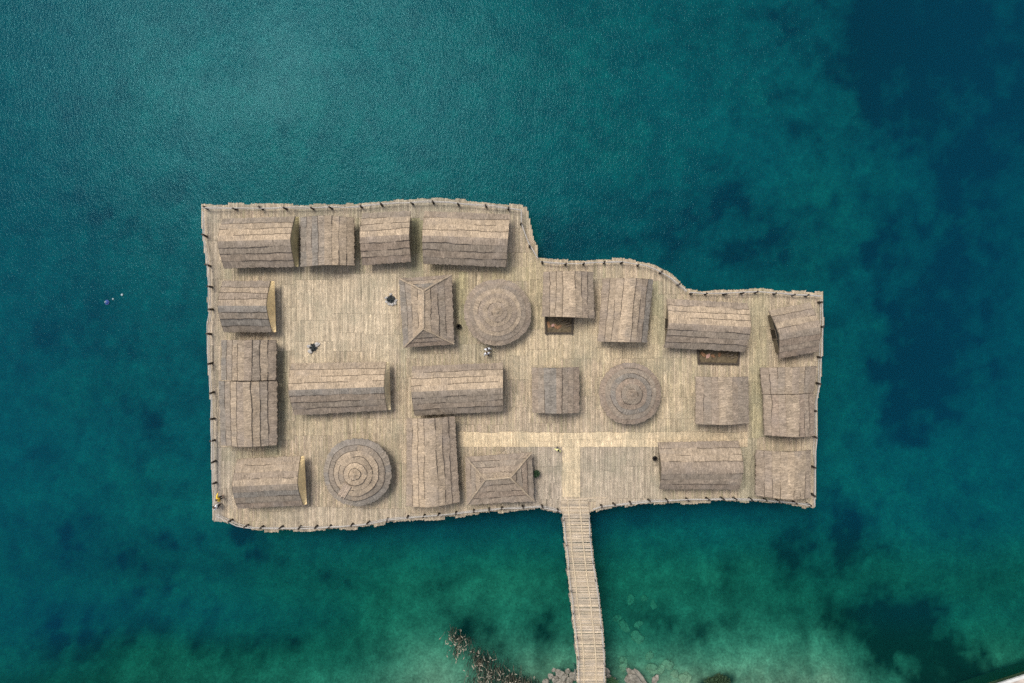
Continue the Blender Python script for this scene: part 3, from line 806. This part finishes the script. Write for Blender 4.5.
def round_hut(label, c, rad, tones, seed, h=1.65, ze=1.6, p=1.2, batp=.5, patched=False):
    C = P(c[0], c[1], ze); r = rad * (CH - ze) / F
    t = thing('round_hut', label, 'hut', (C.x, C.y, 0), 'round thatched huts on the platform')
    roof, bat = MB(), 1
    rw = random.Random(seed); ks = [(rw.uniform(0, 6.28), rw.uniform(.003, .008)) for _ in range(4)]
    def fn(u, tt):
        a = 2 * math.pi * u
        k = 1 + sum(s * math.sin((j + 2) * a + ph) for j, (ph, s) in enumerate(ks))
        rr_ = r * k * (1 - tt) + .02
        return Vector((C.x + math.cos(a) * rr_, C.y + math.sin(a) * rr_))
    n = len(tones)
    patch(roof, bat, fn, 2 * math.pi * r, math.hypot(r, h), n, p, ze, h, tones, seed, closed=True, du=.18, batp=batp, cell=1.4)
    ro = roof.build('roof', M_THATCH, t)
    cap = MB(); cap.tube([(C.x, C.y, ze + h - .12), (C.x + .02, C.y, ze + h + .05), (C.x + .04, C.y, ze + h + .12)], [.26, .17, .05], 10, mulc(tones[-1], .95)); cap.build('finial', M_THATCH, ro)
    wl = MB(); m = 28
    wl.prism([(C.x + math.cos(2 * math.pi * k / m) * (r - .55), C.y + math.sin(2 * math.pi * k / m) * (r - .55)) for k in range(m)], 0, ze + .25, (.20, .165, .11)); wl.build('wall', M_WALL, t)
    ang = -math.pi / 2
    dm = MB(); dm.box((-.45, -(r - .5), 0), (.45, -(r - .62), 1.5), (1, 1, 1), 0, (C.x, C.y)); dm.build('door', M_DOOR, t)
    if patched:
        pm = MB()
        for k in range(7):
            a = math.radians(232 + k * 1.5); tt0, tt1 = .12 + .04 * (k % 3), .62
            pts = []
            for j in range(6):
                tt = tt0 + (tt1 - tt0) * j / 5
                rr_ = r * (1 - tt)
                off = (k - 3) * .11
                ca, sa = math.cos(math.radians(237)), math.sin(math.radians(237))
                pts.append((C.x + ca * rr_ - sa * off, C.y + sa * rr_ + ca * off, ze + h * (1 - (1 - tt) ** p) + .11))
            pm.tube(pts, .065, 5, mulc((.46, .36, .27), .9 + .2 * (k % 2)))
        pm.build('mended_strip', M_THATCH, ro)['label'] = 'paler mended strip of thatch'
round_hut('round thatched hut in the upper middle, right of the upper hipped hut', (497.5, 312.5), 33, [MAUVE, GRY, TANT, MAUVE, TANT, MAUVE, TANT], 41, batp=.15)
round_hut('darker round thatched hut above the pale walkway, right of the middle', (630, 393.5), 30.5, [REDB, GRY, BLUEG, REDB, GRY, MAUVE], 42, h=1.5, batp=.3)
round_hut('round thatched hut at lower left with ringed roof, grey outside and tan at its tip', (357.5, 472), 33.5, [BLUEG, GRY, TANT, TANT, OCH, OCH], 43, batp=.85, patched=True)

# ------------------------------------------------------------------ footbridge
LEFT = [(562, 499), (562.3, 512), (564, 535), (566.5, 560), (570, 595), (574, 630), (577, 660), (577, 700), (577.5, 740)]
RIGHT = [(587, 499), (589, 512), (591, 535), (593.5, 560), (599, 595), (603, 630), (605, 660), (605.5, 700), (606, 740)]
br = thing('footbridge', 'long narrow wooden footbridge running from the platform down to the shore', 'footbridge', P(580, 590))
LW = [P(*a) for a in LEFT]; RW = [P(*a) for a in RIGHT]
def along(W, y):
    for a, b in zip(W[:-1], W[1:]):
        if a.y >= y >= b.y:
            return a.lerp(b, (a.y - y) / (a.y - b.y))
    return W[-1]
bd = MB(); y = LW[0].y + .05; rr = random.Random(8)
while y > LW[-1].y:
    wd = rr.uniform(.10, .19)
    l, r_ = along(LW, y), along(RW, y); tl = rr.uniform(-.05, .05)
    c = mulc(mixc((.46, .372, .262), (.385, .325, .25), rr.random()), .84 + .28 * rr.random())
    if rr.random() < .06: c = mulc(c, 1.25)
    x0, x1 = l.x - rr.uniform(-.02, .08), r_.x + rr.uniform(-.02, .08)
    prof = [(.5, -.05), (.3, -.01), (0, 0), (-.3, -.01), (-.5, -.05)]
    z = .055 + rr.uniform(-.012, .006)
    for a, b in zip(prof[:-1], prof[1:]):
        bd.face([(x0, y + b[0] * wd, z + b[1]), (x1, y + b[0] * wd + tl, z + b[1]), (x1, y + a[0] * wd + tl, z + a[1]), (x0, y + a[0] * wd, z + a[1])], c)
    for xx, dy_ in ((x0, 0), (x1, tl)):
        bd.face([(xx, y + q[0] * wd + dy_, z + q[1]) for q in prof], mulc(c, .8))
    y -= wd * .98
M_BRIDGE = streaky('bridge_poles', .6, 6.0, .82, 1.2, patch=(.27, .25, .20), patchscale=.4, patchamt=.45, bumps=.2, which='Object')
bd.build('deck', M_BRIDGE, br)
def bridge_line(f, rad, z, name, col, matl, jit=.04, wseed=0):
    pts = []
    y = LW[0].y - .1; k = 0
    while y > LW[-1].y:
        l, r_ = along(LW, y), along(RW, y)
        q = l.lerp(r_, f)
        pts.append((q.x + jit * n1(k * .4, wseed, 5), y, z)); y -= .8; k += 1
    m_ = MB(); m_.tube(pts, rad, 6, col); return m_.build(name, matl, br)
bridge_line(.24, .06, .09, 'runner_log', (.55, .45, .31), M_WOOD, wseed=1)
bridge_line(.68, .06, .09, 'runner_log', (.55, .45, .31), M_WOOD, wseed=2)
bridge_line(.03, .09, -.14, 'edge_beam', (.40, .36, .31), M_WOOD, wseed=3)
bridge_line(.97, .09, -.14, 'edge_beam', (.40, .36, .31), M_WOOD, wseed=4)
y = LW[1].y - 1.2; rr = random.Random(4)
while y > P(0, 715)[1]:
    l, r_ = along(LW, y), along(RW, y)
    for q, s in ((l, -1), (r_, 1)):
        m_ = MB(); m_.tube([(q.x - s * .02, y + rr.uniform(-.1, .1), -7), (q.x, y, -.16)], [.11, .09], 8, (.33, .30, .26)); m_.build('pile', M_WOOD, br)
    y -= 2.6
railing('low pole railing along the left side of the footbridge', [(563.5, 516), (565.5, 535), (568, 560), (571.5, 595), (575.5, 630), (578.3, 660), (578.5, 700), (579, 735)], 2.1, h=.8, pr=.055, rr0=.035)
railing('low pole railing along the right side of the footbridge', [(588.5, 516), (589.5, 535), (592, 560), (597.5, 595), (601.5, 630), (603.6, 660), (604, 700), (604.5, 735)], 2.1, h=.8, pr=.055, rr0=.035)

# ------------------------------------------------------------------ hearth boxes
def hearth(label, quad, seed):
    q = [Vector(P(x, y, .35)[:2]) for x, y in quad]
    c0 = sum(q, Vector((0, 0))) / 4
    t = thing('hearth_box', label, 'hearth', (c0.x, c0.y, 0), 'timber hearth boxes')
    r_ = random.Random(seed)
    fr_ = MB()
    for k in range(4):
        a, b = q[k], q[(k + 1) % 4]
        d = (b - a).normalized()
        fr_.tube([(a.x - d.x * .12, a.y - d.y * .12, .28 + .07 * (k % 2)), (b.x + d.x * .12, b.y + d.y * .12, .28 + .07 * (k % 2))], .09, 7, (1, 1, 1))
        fr_.tube([(a.x, a.y, .10), (b.x, b.y, .10)], .09, 7, (1, 1, 1))
    fr_.build('frame', M_DARKWOOD, t)
    TL, TR, BR, BL = q
    e = MB(); N = 10
    def pt(u, v):
        xy = TL.lerp(TR, u).lerp(BL.lerp(BR, u), v)
        return (xy.x, xy.y, .06 + .14 * abs(n1(u * 6, v * 4, seed)))
    for i in range(N):
        for j in range(N):
            e.face([pt(i / N, (j + 1) / N), pt((i + 1) / N, (j + 1) / N), pt((i + 1) / N, j / N), pt(i / N, j / N)])
    e.build('earth_bed', M_EARTH, t)
    for k in range(4):
        u = .14 + .13 * k + r_.uniform(-.03, .03); v = .55 + r_.uniform(-.1, .12)
        b = pt(u, v)
        o = rock_mesh('clay_slab', r_.uniform(.16, .26), (1.35, .8, .5), seed + k, M_CLAY if k != 1 else M_PINKCLAY, parent=t, loc=(b[0], b[1], b[2] + .04))
    for k in range(3):
        b = pt(.68 + .1 * k, .4 + .1 * k)
        lg = MB(); lg.tube([(b[0] - .3, b[1] - .1, .26), (b[0] + .3, b[1] + .08, .30)], .05, 6, (.2, .15, .1)); lg.build('log', M_WOOD, t)
def rock_mesh(name, r, sc, seed, matl, parent=None, loc=(0, 0, 0), sub=3, label=None, cat=None, group=None):
    bm = bmesh.new()
    bmesh.ops.create_icosphere(bm, subdivisions=sub, radius=1)
    for v in bm.verts:
        k = 1 + .42 * n1(v.co.x * 1.3 + seed * 3.7, v.co.y * 1.3 + v.co.z * 1.7, seed) + .22 * n1(v.co.x * 3 + 8, v.co.y * 3 + v.co.z * 3, seed + 4)
        v.co = Vector((v.co.x * sc[0], v.co.y * sc[1], v.co.z * sc[2])) * (k * r)
    me = bpy.data.meshes.new(name); bm.to_mesh(me); bm.free()
    me.materials.append(matl)
    o = bpy.data.objects.new(name, me); COL.objects.link(o)
    o.rotation_euler.z = seed * 1.7
    if parent is not None:
        o.parent = parent; o.location = Vector(loc) - Vector(parent['_o'])
    else: o.location = loc
    if label: tag(o, label, cat, group)
    return o
M_PINKCLAY = plain('pink_clay', (.50, .30, .24), .3, 4)
hearth('smaller dark timber hearth box holding orange clay, below the tan hut in the upper middle', [(545.5, 314), (573, 314), (572, 333), (546, 333)], 3)
hearth('longer dark timber hearth box below the wide ochre hut, orange clay at its left end', [(698, 346), (740, 347.5), (738, 364), (699, 363)], 7)

# ------------------------------------------------------------------ fire pits and pots
def firepit(label, c, seed, stones, r=.5):
    o0 = P(*c)
    t = thing('fire_pit', label, 'fire pit', o0, 'fire pits in the open square')
    r_ = random.Random(seed)
    a = MB(); m = 18
    a.prism([(o0.x + math.cos(6.283 * k / m) * r * .85 * r_.uniform(.85, 1.1), o0.y + math.sin(6.283 * k / m) * r * .85 * r_.uniform(.85, 1.1)) for k in range(m)], .004, .07); a.build('ash_bed', M_ASH, t)
    for k in range(5):
        an = k * 1.3 + r_.random(); d = Vector((math.cos(an), math.sin(an)))
        lg = MB(); lg.tube([(o0.x - d.x * .42, o0.y - d.y * .42, .1 + .03 * k), (o0.x + d.x * .36, o0.y + d.y * .36, .16 + .05 * k)], .065, 7); lg.build('charred_log', M_CHAR, t)
    for an, s in stones:
        an = math.radians(an)
        rock_mesh('stone', s * 1.15, (1.1, .9, .7), seed + int(an * 10), M_PITSTONE, parent=t, loc=(o0.x + math.cos(an) * r, o0.y + math.sin(an) * r, s * .45))
firepit('fire pit ringed on its lower side with pale stones, left of the upper hipped hut', (391, 299.5), 5, [(250, .14), (285, .15), (315, .14), (345, .12), (90, .13), (160, .11), (205, .12)])
firepit('fire pit with two separate white stones, in the middle of the open square', (313.5, 347.5), 9, [(40, .20), (235, .18), (165, .15)], .46)

def lathe(name, prof, matl, loc, parent=None, n=16):
    m_ = MB()
    for (r0, z0), (r1, z1) in zip(prof[:-1], prof[1:]):
        for k in range(n):
            a, b = 6.28318 * k / n, 6.28318 * (k + 1) / n
            m_.face([(loc[0] + math.cos(a) * r0, loc[1] + math.sin(a) * r0, loc[2] + z0), (loc[0] + math.cos(b) * r0, loc[1] + math.sin(b) * r0, loc[2] + z0),
                     (loc[0] + math.cos(b) * r1, loc[1] + math.sin(b) * r1, loc[2] + z1), (loc[0] + math.cos(a) * r1, loc[1] + math.sin(a) * r1, loc[2] + z1)])
    return m_.build(name, matl, parent, loc=None if parent is not None else loc, smooth=True, merge=True)
POTP = [(0.001, 0.004), (.14, .004), (.22, .16), (.25, .32), (.20, .48), (.15, .54), (.19, .60), (.16, .60), (.12, .54), (.17, .46), (.20, .30), (.001, .10)]
tag(lathe('clay_pot', POTP, M_POT, P(459, 326.5)), 'small black pot between the upper hipped hut and the upper round hut', 'pot', 'dark pots')
tag(lathe('clay_pot', POTP, M_POT, P(654.3, 458)), 'small black pot at the left end of the lower right wide plain hut', 'pot', 'dark pots')

def leaf_ball(c, rx, ry, rz, n, size, seed):
    m_ = MB(); r_ = random.Random(seed)
    for _ in range(n):
        while True:
            d = Vector((r_.uniform(-1, 1), r_.uniform(-1, 1), r_.uniform(-1, 1)))
            if .25 < d.length < 1: break
        k = 1 + .35 * n1(d.x * 2, d.y * 2 + d.z, seed)
        p = Vector((c[0] + d.x * rx * k, c[1] + d.y * ry * k, c[2] + d.z * rz * k))
        a = Vector((r_.gauss(0, 1), r_.gauss(0, 1), r_.gauss(0, .6))).normalized(); b = a.cross(Vector((r_.gauss(0, 1), r_.gauss(0, 1), r_.gauss(0, 1)))).normalized()
        s = size * r_.uniform(.6, 1.3)
        m_.face([p - a * s, p + b * s * .45, p + a * s, p - b * s * .45])
    return m_
o0 = P(536.3, 472.5)
t = thing('potted_shrub', 'dark green shrub in a pot against the right end of the lower hipped hut', 'plant', o0)
lathe('pot', [(0.001, .004), (.2, .004), (.26, .4), (.22, .4), (.001, .33)], M_POT, o0, t)
leaf_ball((o0.x, o0.y, .75), .30, .42, .42, 260, .09, 3).build('foliage', M_LEAF, t)

# ------------------------------------------------------------------ people
def skin_obj(name, verts, edges, radii, matl, parent, root=0, sub=1):
    me = bpy.data.meshes.new(name)
    me.from_pydata(verts, edges, [])
    o = bpy.data.objects.new(name, me); COL.objects.link(o)
    sk = o.modifiers.new('Skin', 'SKIN'); sk.branch_smoothing = .3
    if not me.skin_vertices:
        bm = bmesh.new(); bm.from_mesh(me); bm.verts.layers.skin.verify(); bm.to_mesh(me); bm.free()
    for i, d in enumerate(me.skin_vertices[0].data):
        d.radius = (radii[i], radii[i]) if not isinstance(radii[i], tuple) else radii[i]
        d.use_root = (i == root)
    sb = o.modifiers.new('Sub', 'SUBSURF'); sb.levels = sub; sb.render_levels = sub
    dg = bpy.context.evaluated_depsgraph_get()
    m2_ = bpy.data.meshes.new_from_object(o.evaluated_get(dg))
    o.modifiers.clear(); o.data = m2_
    m2_.materials.clear(); m2_.materials.append(matl)
    m2_.polygons.foreach_set('use_smooth', [True] * len(m2_.polygons))
    o.parent = parent
    return o
def person(label, c, face, shirt, trousers, hair, stride=.16, arms=((.02, .10), (.02, -.05)), lean=0.0, reach=None):
    """face: heading in degrees; arms: (outwards, forwards) of each wrist"""
    o0 = P(*c, 1.35); o0.z = 0
    t = thing('person', label, 'person', o0, 'people on the platform')
    t.rotation_euler.z = math.radians(face); t.scale = (1.06, 1.06, 1.06)
    V, E, Rd, ix = [], [], [], {}
    def add(n, p, r, par=None):
        p = (p[0], p[1] + lean * max(0, p[2] - .95), p[2])
        ix[n] = len(V); V.append(p); Rd.append(r)
        if par: E.append((ix[par], ix[n]))
    add('pelvis', (0, 0, .95), .115); add('spine', (0, 0, 1.14), .105, 'pelvis'); add('chest', (0, 0, 1.33), .12, 'spine'); add('neck', (0, .0, 1.49), .052, 'chest')
    add('jaw', (0, .02, 1.56), .075, 'neck'); add('head', (0, .01, 1.645), .092, 'jaw'); add('crown', (0, 0, 1.72), .06, 'head')
    for s, nm, (ao, af), st in ((-1, 'l', arms[0], stride), (1, 'r', arms[1], -stride)):
        add('sh' + nm, (s * .165, 0, 1.41), .058, 'chest')
        if reach == nm:
            el, wr, pa = (s * .36, .12, 1.30), (s * .50, .28, 1.22), (s * .545, .335, 1.21); fd = Vector((s * .55, .75, -.15)).normalized()
        else:
            el, wr, pa = (s * .225, af * .35 - .02, 1.14), (s * (.235 + ao), af, .90), (s * (.235 + ao), af + .02, .82); fd = Vector((0, .25, -1)).normalized()
        add('el' + nm, el, .042, 'sh' + nm); add('wr' + nm, wr, .028, 'el' + nm); add('pa' + nm, pa, .034, 'wr' + nm)
        side = fd.cross(Vector((s, 0, 0))).normalized() if reach != nm else Vector((0, 0, 1)).cross(fd).normalized()
        for k in range(4):
            b = Vector(pa) + side * (.019 * (k - 1.5)); ln = (.062, .078, .074, .056)[k]
            b = b + fd * .03
            add(f'f{nm}{k}', tuple(b), .009, 'pa' + nm)
            add(f'g{nm}{k}', tuple(b + fd * ln * .55 + Vector((-s * .006, .004, 0))), .0085, f'f{nm}{k}')
            add(f'h{nm}{k}', tuple(b + fd * ln + Vector((-s * .022, .006, 0))), .007, f'g{nm}{k}')
        tb = Vector(pa) + side * -.036 + fd * -.01
        add('t' + nm, tuple(tb), .011, 'pa' + nm); add('u' + nm, tuple(tb + side * -.018 + fd * .045), .009, 't' + nm)
        add('hip' + nm, (s * .085, 0, .90), .088, 'pelvis'); add('kn' + nm, (s * .095, st * .55 + .03, .50), .058, 'hip' + nm)
        add('an' + nm, (s * .095, st * .9 - .02, .09), .038, 'kn' + nm); add('toe' + nm, (s * .105, st * .9 + .13, .035), .034, 'an' + nm)
    skin_obj('body', V, E, Rd, M_SKIN, t)
    def sub(names, rad, nm, matl):
        vs = [V[ix[a]] for a in names]; es = [(names.index(a), names.index(b)) for a, b in
              [(k2, k1) for k1 in names for k2 in names if (ix[k2], ix[k1]) in E]]
        skin_obj(nm, vs, es, rad, matl, t)
    sub(['pelvis', 'spine', 'chest', 'shl', 'ell', 'wrl', 'shr', 'elr', 'wrr'], [.15, .145, .165, .095, .075, .052, .095, .075, .052], 'shirt', shirt)
    sub(['pelvis', 'hipl', 'knl', 'anl', 'hipr', 'knr', 'anr'], [.125, .105, .078, .06, .105, .078, .06], 'trousers', trousers)
    for nm in 'lr':
        a, b = V[ix['an' + nm]], V[ix['toe' + nm]]
        skin_obj('shoe', [a[:2] + (.05,), ((a[0] + b[0]) / 2, (a[1] + b[1]) / 2, .045), b], [(0, 1), (1, 2)], [.048, .046, .04], M_SHOE, t)
    h = V[ix['head']]
    bm = bmesh.new(); bmesh.ops.create_uvsphere(bm, u_segments=14, v_segments=10, radius=.104)
    for v in list(bm.verts):
        if v.co.z < -.03 + (.09 if v.co.y > .03 else (-.03 if v.co.y < 0 else .03)): bm.verts.remove(v)
    for v in bm.verts: v.co += Vector((h[0], h[1] - .012, h[2] + .012))
    me = bpy.data.meshes.new('hair'); bm.to_mesh(me); bm.free(); me.materials.append(hair)
    o = bpy.data.objects.new('hair', me); COL.objects.link(o); o.parent = t
    for s in (-1, 1):
        bm = bmesh.new(); bmesh.ops.create_icosphere(bm, subdivisions=1, radius=.013, matrix=Matrix.Translation((s * .034, h[1] + .086, h[2] - .012)))
        me = bpy.data.meshes.new('eye'); bm.to_mesh(me); bm.free(); me.materials.append(M_EYE)
        o = bpy.data.objects.new('eye', me); COL.objects.link(o); o.parent = t
    bm = bmesh.new(); bmesh.ops.create_cone(bm, segments=6, radius1=.018, radius2=.006, depth=.045, matrix=Matrix.Translation((0, h[1] + .095, h[2] - .04)))
    me = bpy.data.meshes.new('nose'); bm.to_mesh(me); bm.free(); me.materials.append(M_SKIN)
    o = bpy.data.objects.new('nose', me); COL.objects.link(o); o.parent = t
    return t
person('person in white with black hair, nearer the upper round hut of the two in white', (487.5, 349), 200, M_WHITE, M_NAVY, M_HAIR, arms=((.08, .16), (.08, -.10)))
person('person in white walking just below the other one in white', (487, 353.8), 185, M_WHITE, M_GREYC, M_BROWNHAIR, arms=((.05, -.1), (.05, .18)), lean=-.12)
person('person in a pale yellow top on the deck above the footbridge', (558.3, 450.2), 160, M_CREAM, M_GREYC, M_HAIR, arms=((.10, .15), (.10, .05)))
py_ = person('person in a yellow jacket at the lower left railing, one arm stretched out', (218, 499.2), 300, M_YELLOW, M_NAVY, M_BROWNHAIR, stride=.04, reach='l')
person('brown haired person in white at the lower left corner, below the one in yellow', (215.7, 507.2), 75, M_WHITE, M_NAVY, M_BROWNHAIR, stride=.05)

# ------------------------------------------------------------------ floats on the lake
def ball(name, r, matl, loc, sz=1.0, parent=None):
    bm = bmesh.new(); bmesh.ops.create_uvsphere(bm, u_segments=16, v_segments=10, radius=r)
    for v in bm.verts: v.co.z *= sz
    me = bpy.data.meshes.new(name); bm.to_mesh(me); bm.free(); me.materials.append(matl)
    me.polygons.foreach_set('use_smooth', [True] * len(me.polygons))
    o = bpy.data.objects.new(name, me); COL.objects.link(o)
    if parent is not None: o.parent = parent; o.location = Vector(loc) - Vector(parent['_o'])
    else: o.location = loc
    return o
b0 = P(107, 302.3, WZ + .1)
t = thing('buoy', 'small blue buoy with a pale knob floating on the lake left of the platform', 'buoy', b0)
ball('float', .21, M_BLUE, b0, .75, t)
m_ = MB(); m_.tube([b0 + Vector((-.06, .02, .1)), b0 + Vector((-.08, .03, .25))], [.09, .06], 10); m_.build('knob', M_FLOAT, t)
m_ = MB(); m_.tube([b0 + Vector((math.cos(a) * .22, math.sin(a) * .22, .0)) for a in np.linspace(0, 6.2832, 17)], .04, 6); m_.build('collar', M_BLUE, t)
f_ = ball('float', .13, M_FLOAT, P(122, 294.8, WZ + .05), .8); f_.name = 'net_float'; tag(f_, 'larger white net float on the lake, farther from the blue buoy', 'float', 'net floats on the lake')
f_ = ball('float', .10, M_FLOAT, P(113, 299, WZ + .04), .8); f_.name = 'net_float'; tag(f_, 'tiny white net float on the lake, right beside the blue buoy', 'float', 'net floats on the lake')

# ------------------------------------------------------------------ shore
STN = [(630.4, 599.6, .40, 'pale elongated stone under water, upper left of the highest pair right of the footbridge'),
       (644, 597.5, .36, 'pale roundish stone under water, highest of the stones right of the footbridge'),
       (653, 604, .36, 'dim upright stone under water, right of the highest pair'),
       (616, 617, .42, 'brownish stone under water nearest the footbridge'),
       (623.5, 625, .52, 'large yellowish stone under water, second from the footbridge'),
       (637.5, 624, .40, 'bright flat stone under water beside the large yellowish one'),
       (637, 636, .56, 'broad ring edged stone under water, below the bright flat stone'),
       (622.5, 660, .50, 'pale stone under water right of the footbridge, upper of a pair'),
       (624.5, 668, .48, 'pale stone under water right of the footbridge, lower of a pair'),
       (649, 655, .45, 'faint stone under water above the large pale boulder'),
       (651.5, 667.5, .62, 'wide greyish stone under water just above the large pale boulder'),
       (660.6, 669.5, .46, 'yellowish stone under water right of the wide greyish one'),
       (668.4, 663.5, .55, 'tall pale stone under water at the end of the stone row'),
       (674.7, 674.3, .40, 'small bright yellow stone under water near the picture foot'),
       (685, 678, .62, 'long yellow green stone under water at the picture foot')]
def bed_z(x, y): return WZ - float(depth_map(np.array([x]), np.array([y]))[0])
for k, (px, py, r, lab) in enumerate(STN):
    q = P(px, py, WZ - 1.2); z = bed_z(q.x, q.y)
    q = P(px, py, z); z = bed_z(q.x, q.y)
    rock_mesh('submerged_stone', r, (1.15, .85, .5), 60 + k, M_WETSTONE, loc=(q.x, q.y, z + r * .18), label=lab, cat='stone', group='stones on the lake bottom')
rr = random.Random(21)
q = P(638, 683.5, WZ + .2)
rock_mesh('boulder', 1.25, (1.35, .62, .42), 5, M_STONE, loc=(q.x, q.y, WZ + .05), sub=4, label='large flat pale boulder breaking the surface at the picture foot', cat='boulder')
q = P(655, 680, WZ + .2)
rock_mesh('boulder', .4, (1.2, .7, .6), 8, M_STONE, loc=(q.x, q.y, WZ + .05), sub=3, label='small pointed pale rock touching the right end of the large flat boulder', cat='boulder')
RUB = [(551, 676), (556, 680), (560, 673), (564, 677), (568, 671), (570, 680), (574, 676), (546, 682), (561, 682), (567, 683), (554, 670)]
for k, (px, py) in enumerate(RUB):
    q = P(px, py, WZ)
    rock_mesh('shore_rock', rr.uniform(.22, .5), (1.1, .9, .7), 90 + k, M_STONE, loc=(q.x, q.y, WZ + .04), label='pale rough rock in the rubble left of the foot of the footbridge', cat='rock', group='rubble left of the footbridge')
for k, (px, py) in enumerate([(608, 676), (611, 683), (614, 679), (606.5, 671)]):
    q = P(px, py, WZ)
    rock_mesh('shore_rock', rr.uniform(.2, .34), (1.1, .9, .7), 120 + k, M_STONE, loc=(q.x, q.y, WZ + .04), label='small pale rock among leaves right of the foot of the footbridge', cat='rock', group='rubble right of the footbridge')
q = P(612, 681, WZ); leaf = leaf_ball((q.x, q.y, WZ + .35), .55, .55, .4, 420, .12, 9).build('bush', M_GREEN, None, loc=(q.x, q.y, WZ)); tag(leaf, 'small green bush beside the right side of the footbridge foot', 'bush')
q = P(717, 680, WZ); leaf = leaf_ball((q.x, q.y, WZ + .2), 1.3, .65, .45, 900, .13, 12).build('bush', M_LEAF, None, loc=(q.x, q.y, WZ)); tag(leaf, 'wide dark green bush at the picture foot, right of the boulders', 'bush')

# reed bed: countless stems
m_r, ntr, brd = mat('reed_stems'); ntr.links.new(attr(ntr, 'tone').outputs['Color'], brd.inputs['Base Color'])
rd = MB(); rr = random.Random(77)
REED = [(453, 633, 7, 7, 130), (459, 640, 9, 9, 190), (469, 640, 6, 5, 70), (456, 650, 4, 5, 60), (476, 652, 9, 9, 210), (486, 660, 10, 9, 260), (479, 661, 5, 8, 120), (495, 670, 14, 10, 330), (510, 678, 18, 9, 330), (480, 680, 14, 10, 260), (525, 682, 16, 7, 160), (500, 688, 30, 8, 300)]
for (cx_, cy_, rx, ry, n) in REED:
    for _ in range(int(n * .45)):
        q = P(cx_ + rr.gauss(0, rx * .55), cy_ + rr.gauss(0, ry * .55), WZ)
        H = rr.uniform(.5, 1.7); le = rr.gauss(0, .16), rr.gauss(-.12, .2)
        tip = (q.x + le[0] * H * 1.5, q.y + le[1] * H * 1.5, WZ + H)
        wv = rr.uniform(.012, .03)
        k = rr.random()
        c = mulc((.27, .235, .165) if k < .22 else ((.14, .14, .105) if k < .5 else (.035, .05, .042)), rr.uniform(.6, 1.15))
        rd.tube([(q.x, q.y, WZ - .3), ((q.x + tip[0]) / 2 - le[0] * .1, (q.y + tip[1]) / 2, WZ + H * .5), tip], [wv, wv * .9, wv * .45], 3, c, cap=False)
        if k < .20:   # plume
            d = Vector((rr.gauss(0, .5), rr.gauss(-.2, .5), .4)).normalized() * .3
            rd.tube([tip, Vector(tip) + d * .5, Vector(tip) + d], [.02, .05, .008], 4, mulc((.33, .295, .225), rr.uniform(.7, 1.15)), cap=False)
ro = rd.build('reed_bed', m_r, None, loc=P(490, 665, WZ)); ro['kind'] = 'stuff'; ro['label'] = 'clump of dry tan reeds growing out of the shallow water at the picture foot'

# quay corner
t = thing('stone_quay', 'pale stone quay corner with a light coping edge at the lower right picture corner', 'quay', P(1010, 690, -1.5))
qa, qb = P(980, 684.5, -1.6), P(1060, 658.5, -1.6)
d = (qb - qa).normalized(); nn = Vector((d.y, -d.x, 0))
qa = qa + nn * .5; qb = qb + nn * .5
a0, b0_ = qa - d * 6, qb + d * 12
m_ = MB(); m_.prism([tuple(v[:2]) for v in (a0 + nn * .32, a0 + nn * 6, b0_ + nn * 6, b0_ + nn * .32)], -4.2, -1.62); m_.build('quay_body', M_QUAY, t)
m_ = MB(); m_.prism([tuple(v[:2]) for v in (a0, a0 + nn * .3, b0_ + nn * .3, b0_)], -1.8, -1.57); m_.build('coping', M_COPING, t)
m_ = MB(); m_.prism([tuple(v[:2]) for v in (a0 + nn * .12, a0 + nn * .31, b0_ + nn * .31, b0_ + nn * .12)], -4.2, -1.81); m_.build('mossy_wall', M_LEAF, t)

for o in COL.objects:
    if '_o' in o: del o['_o']
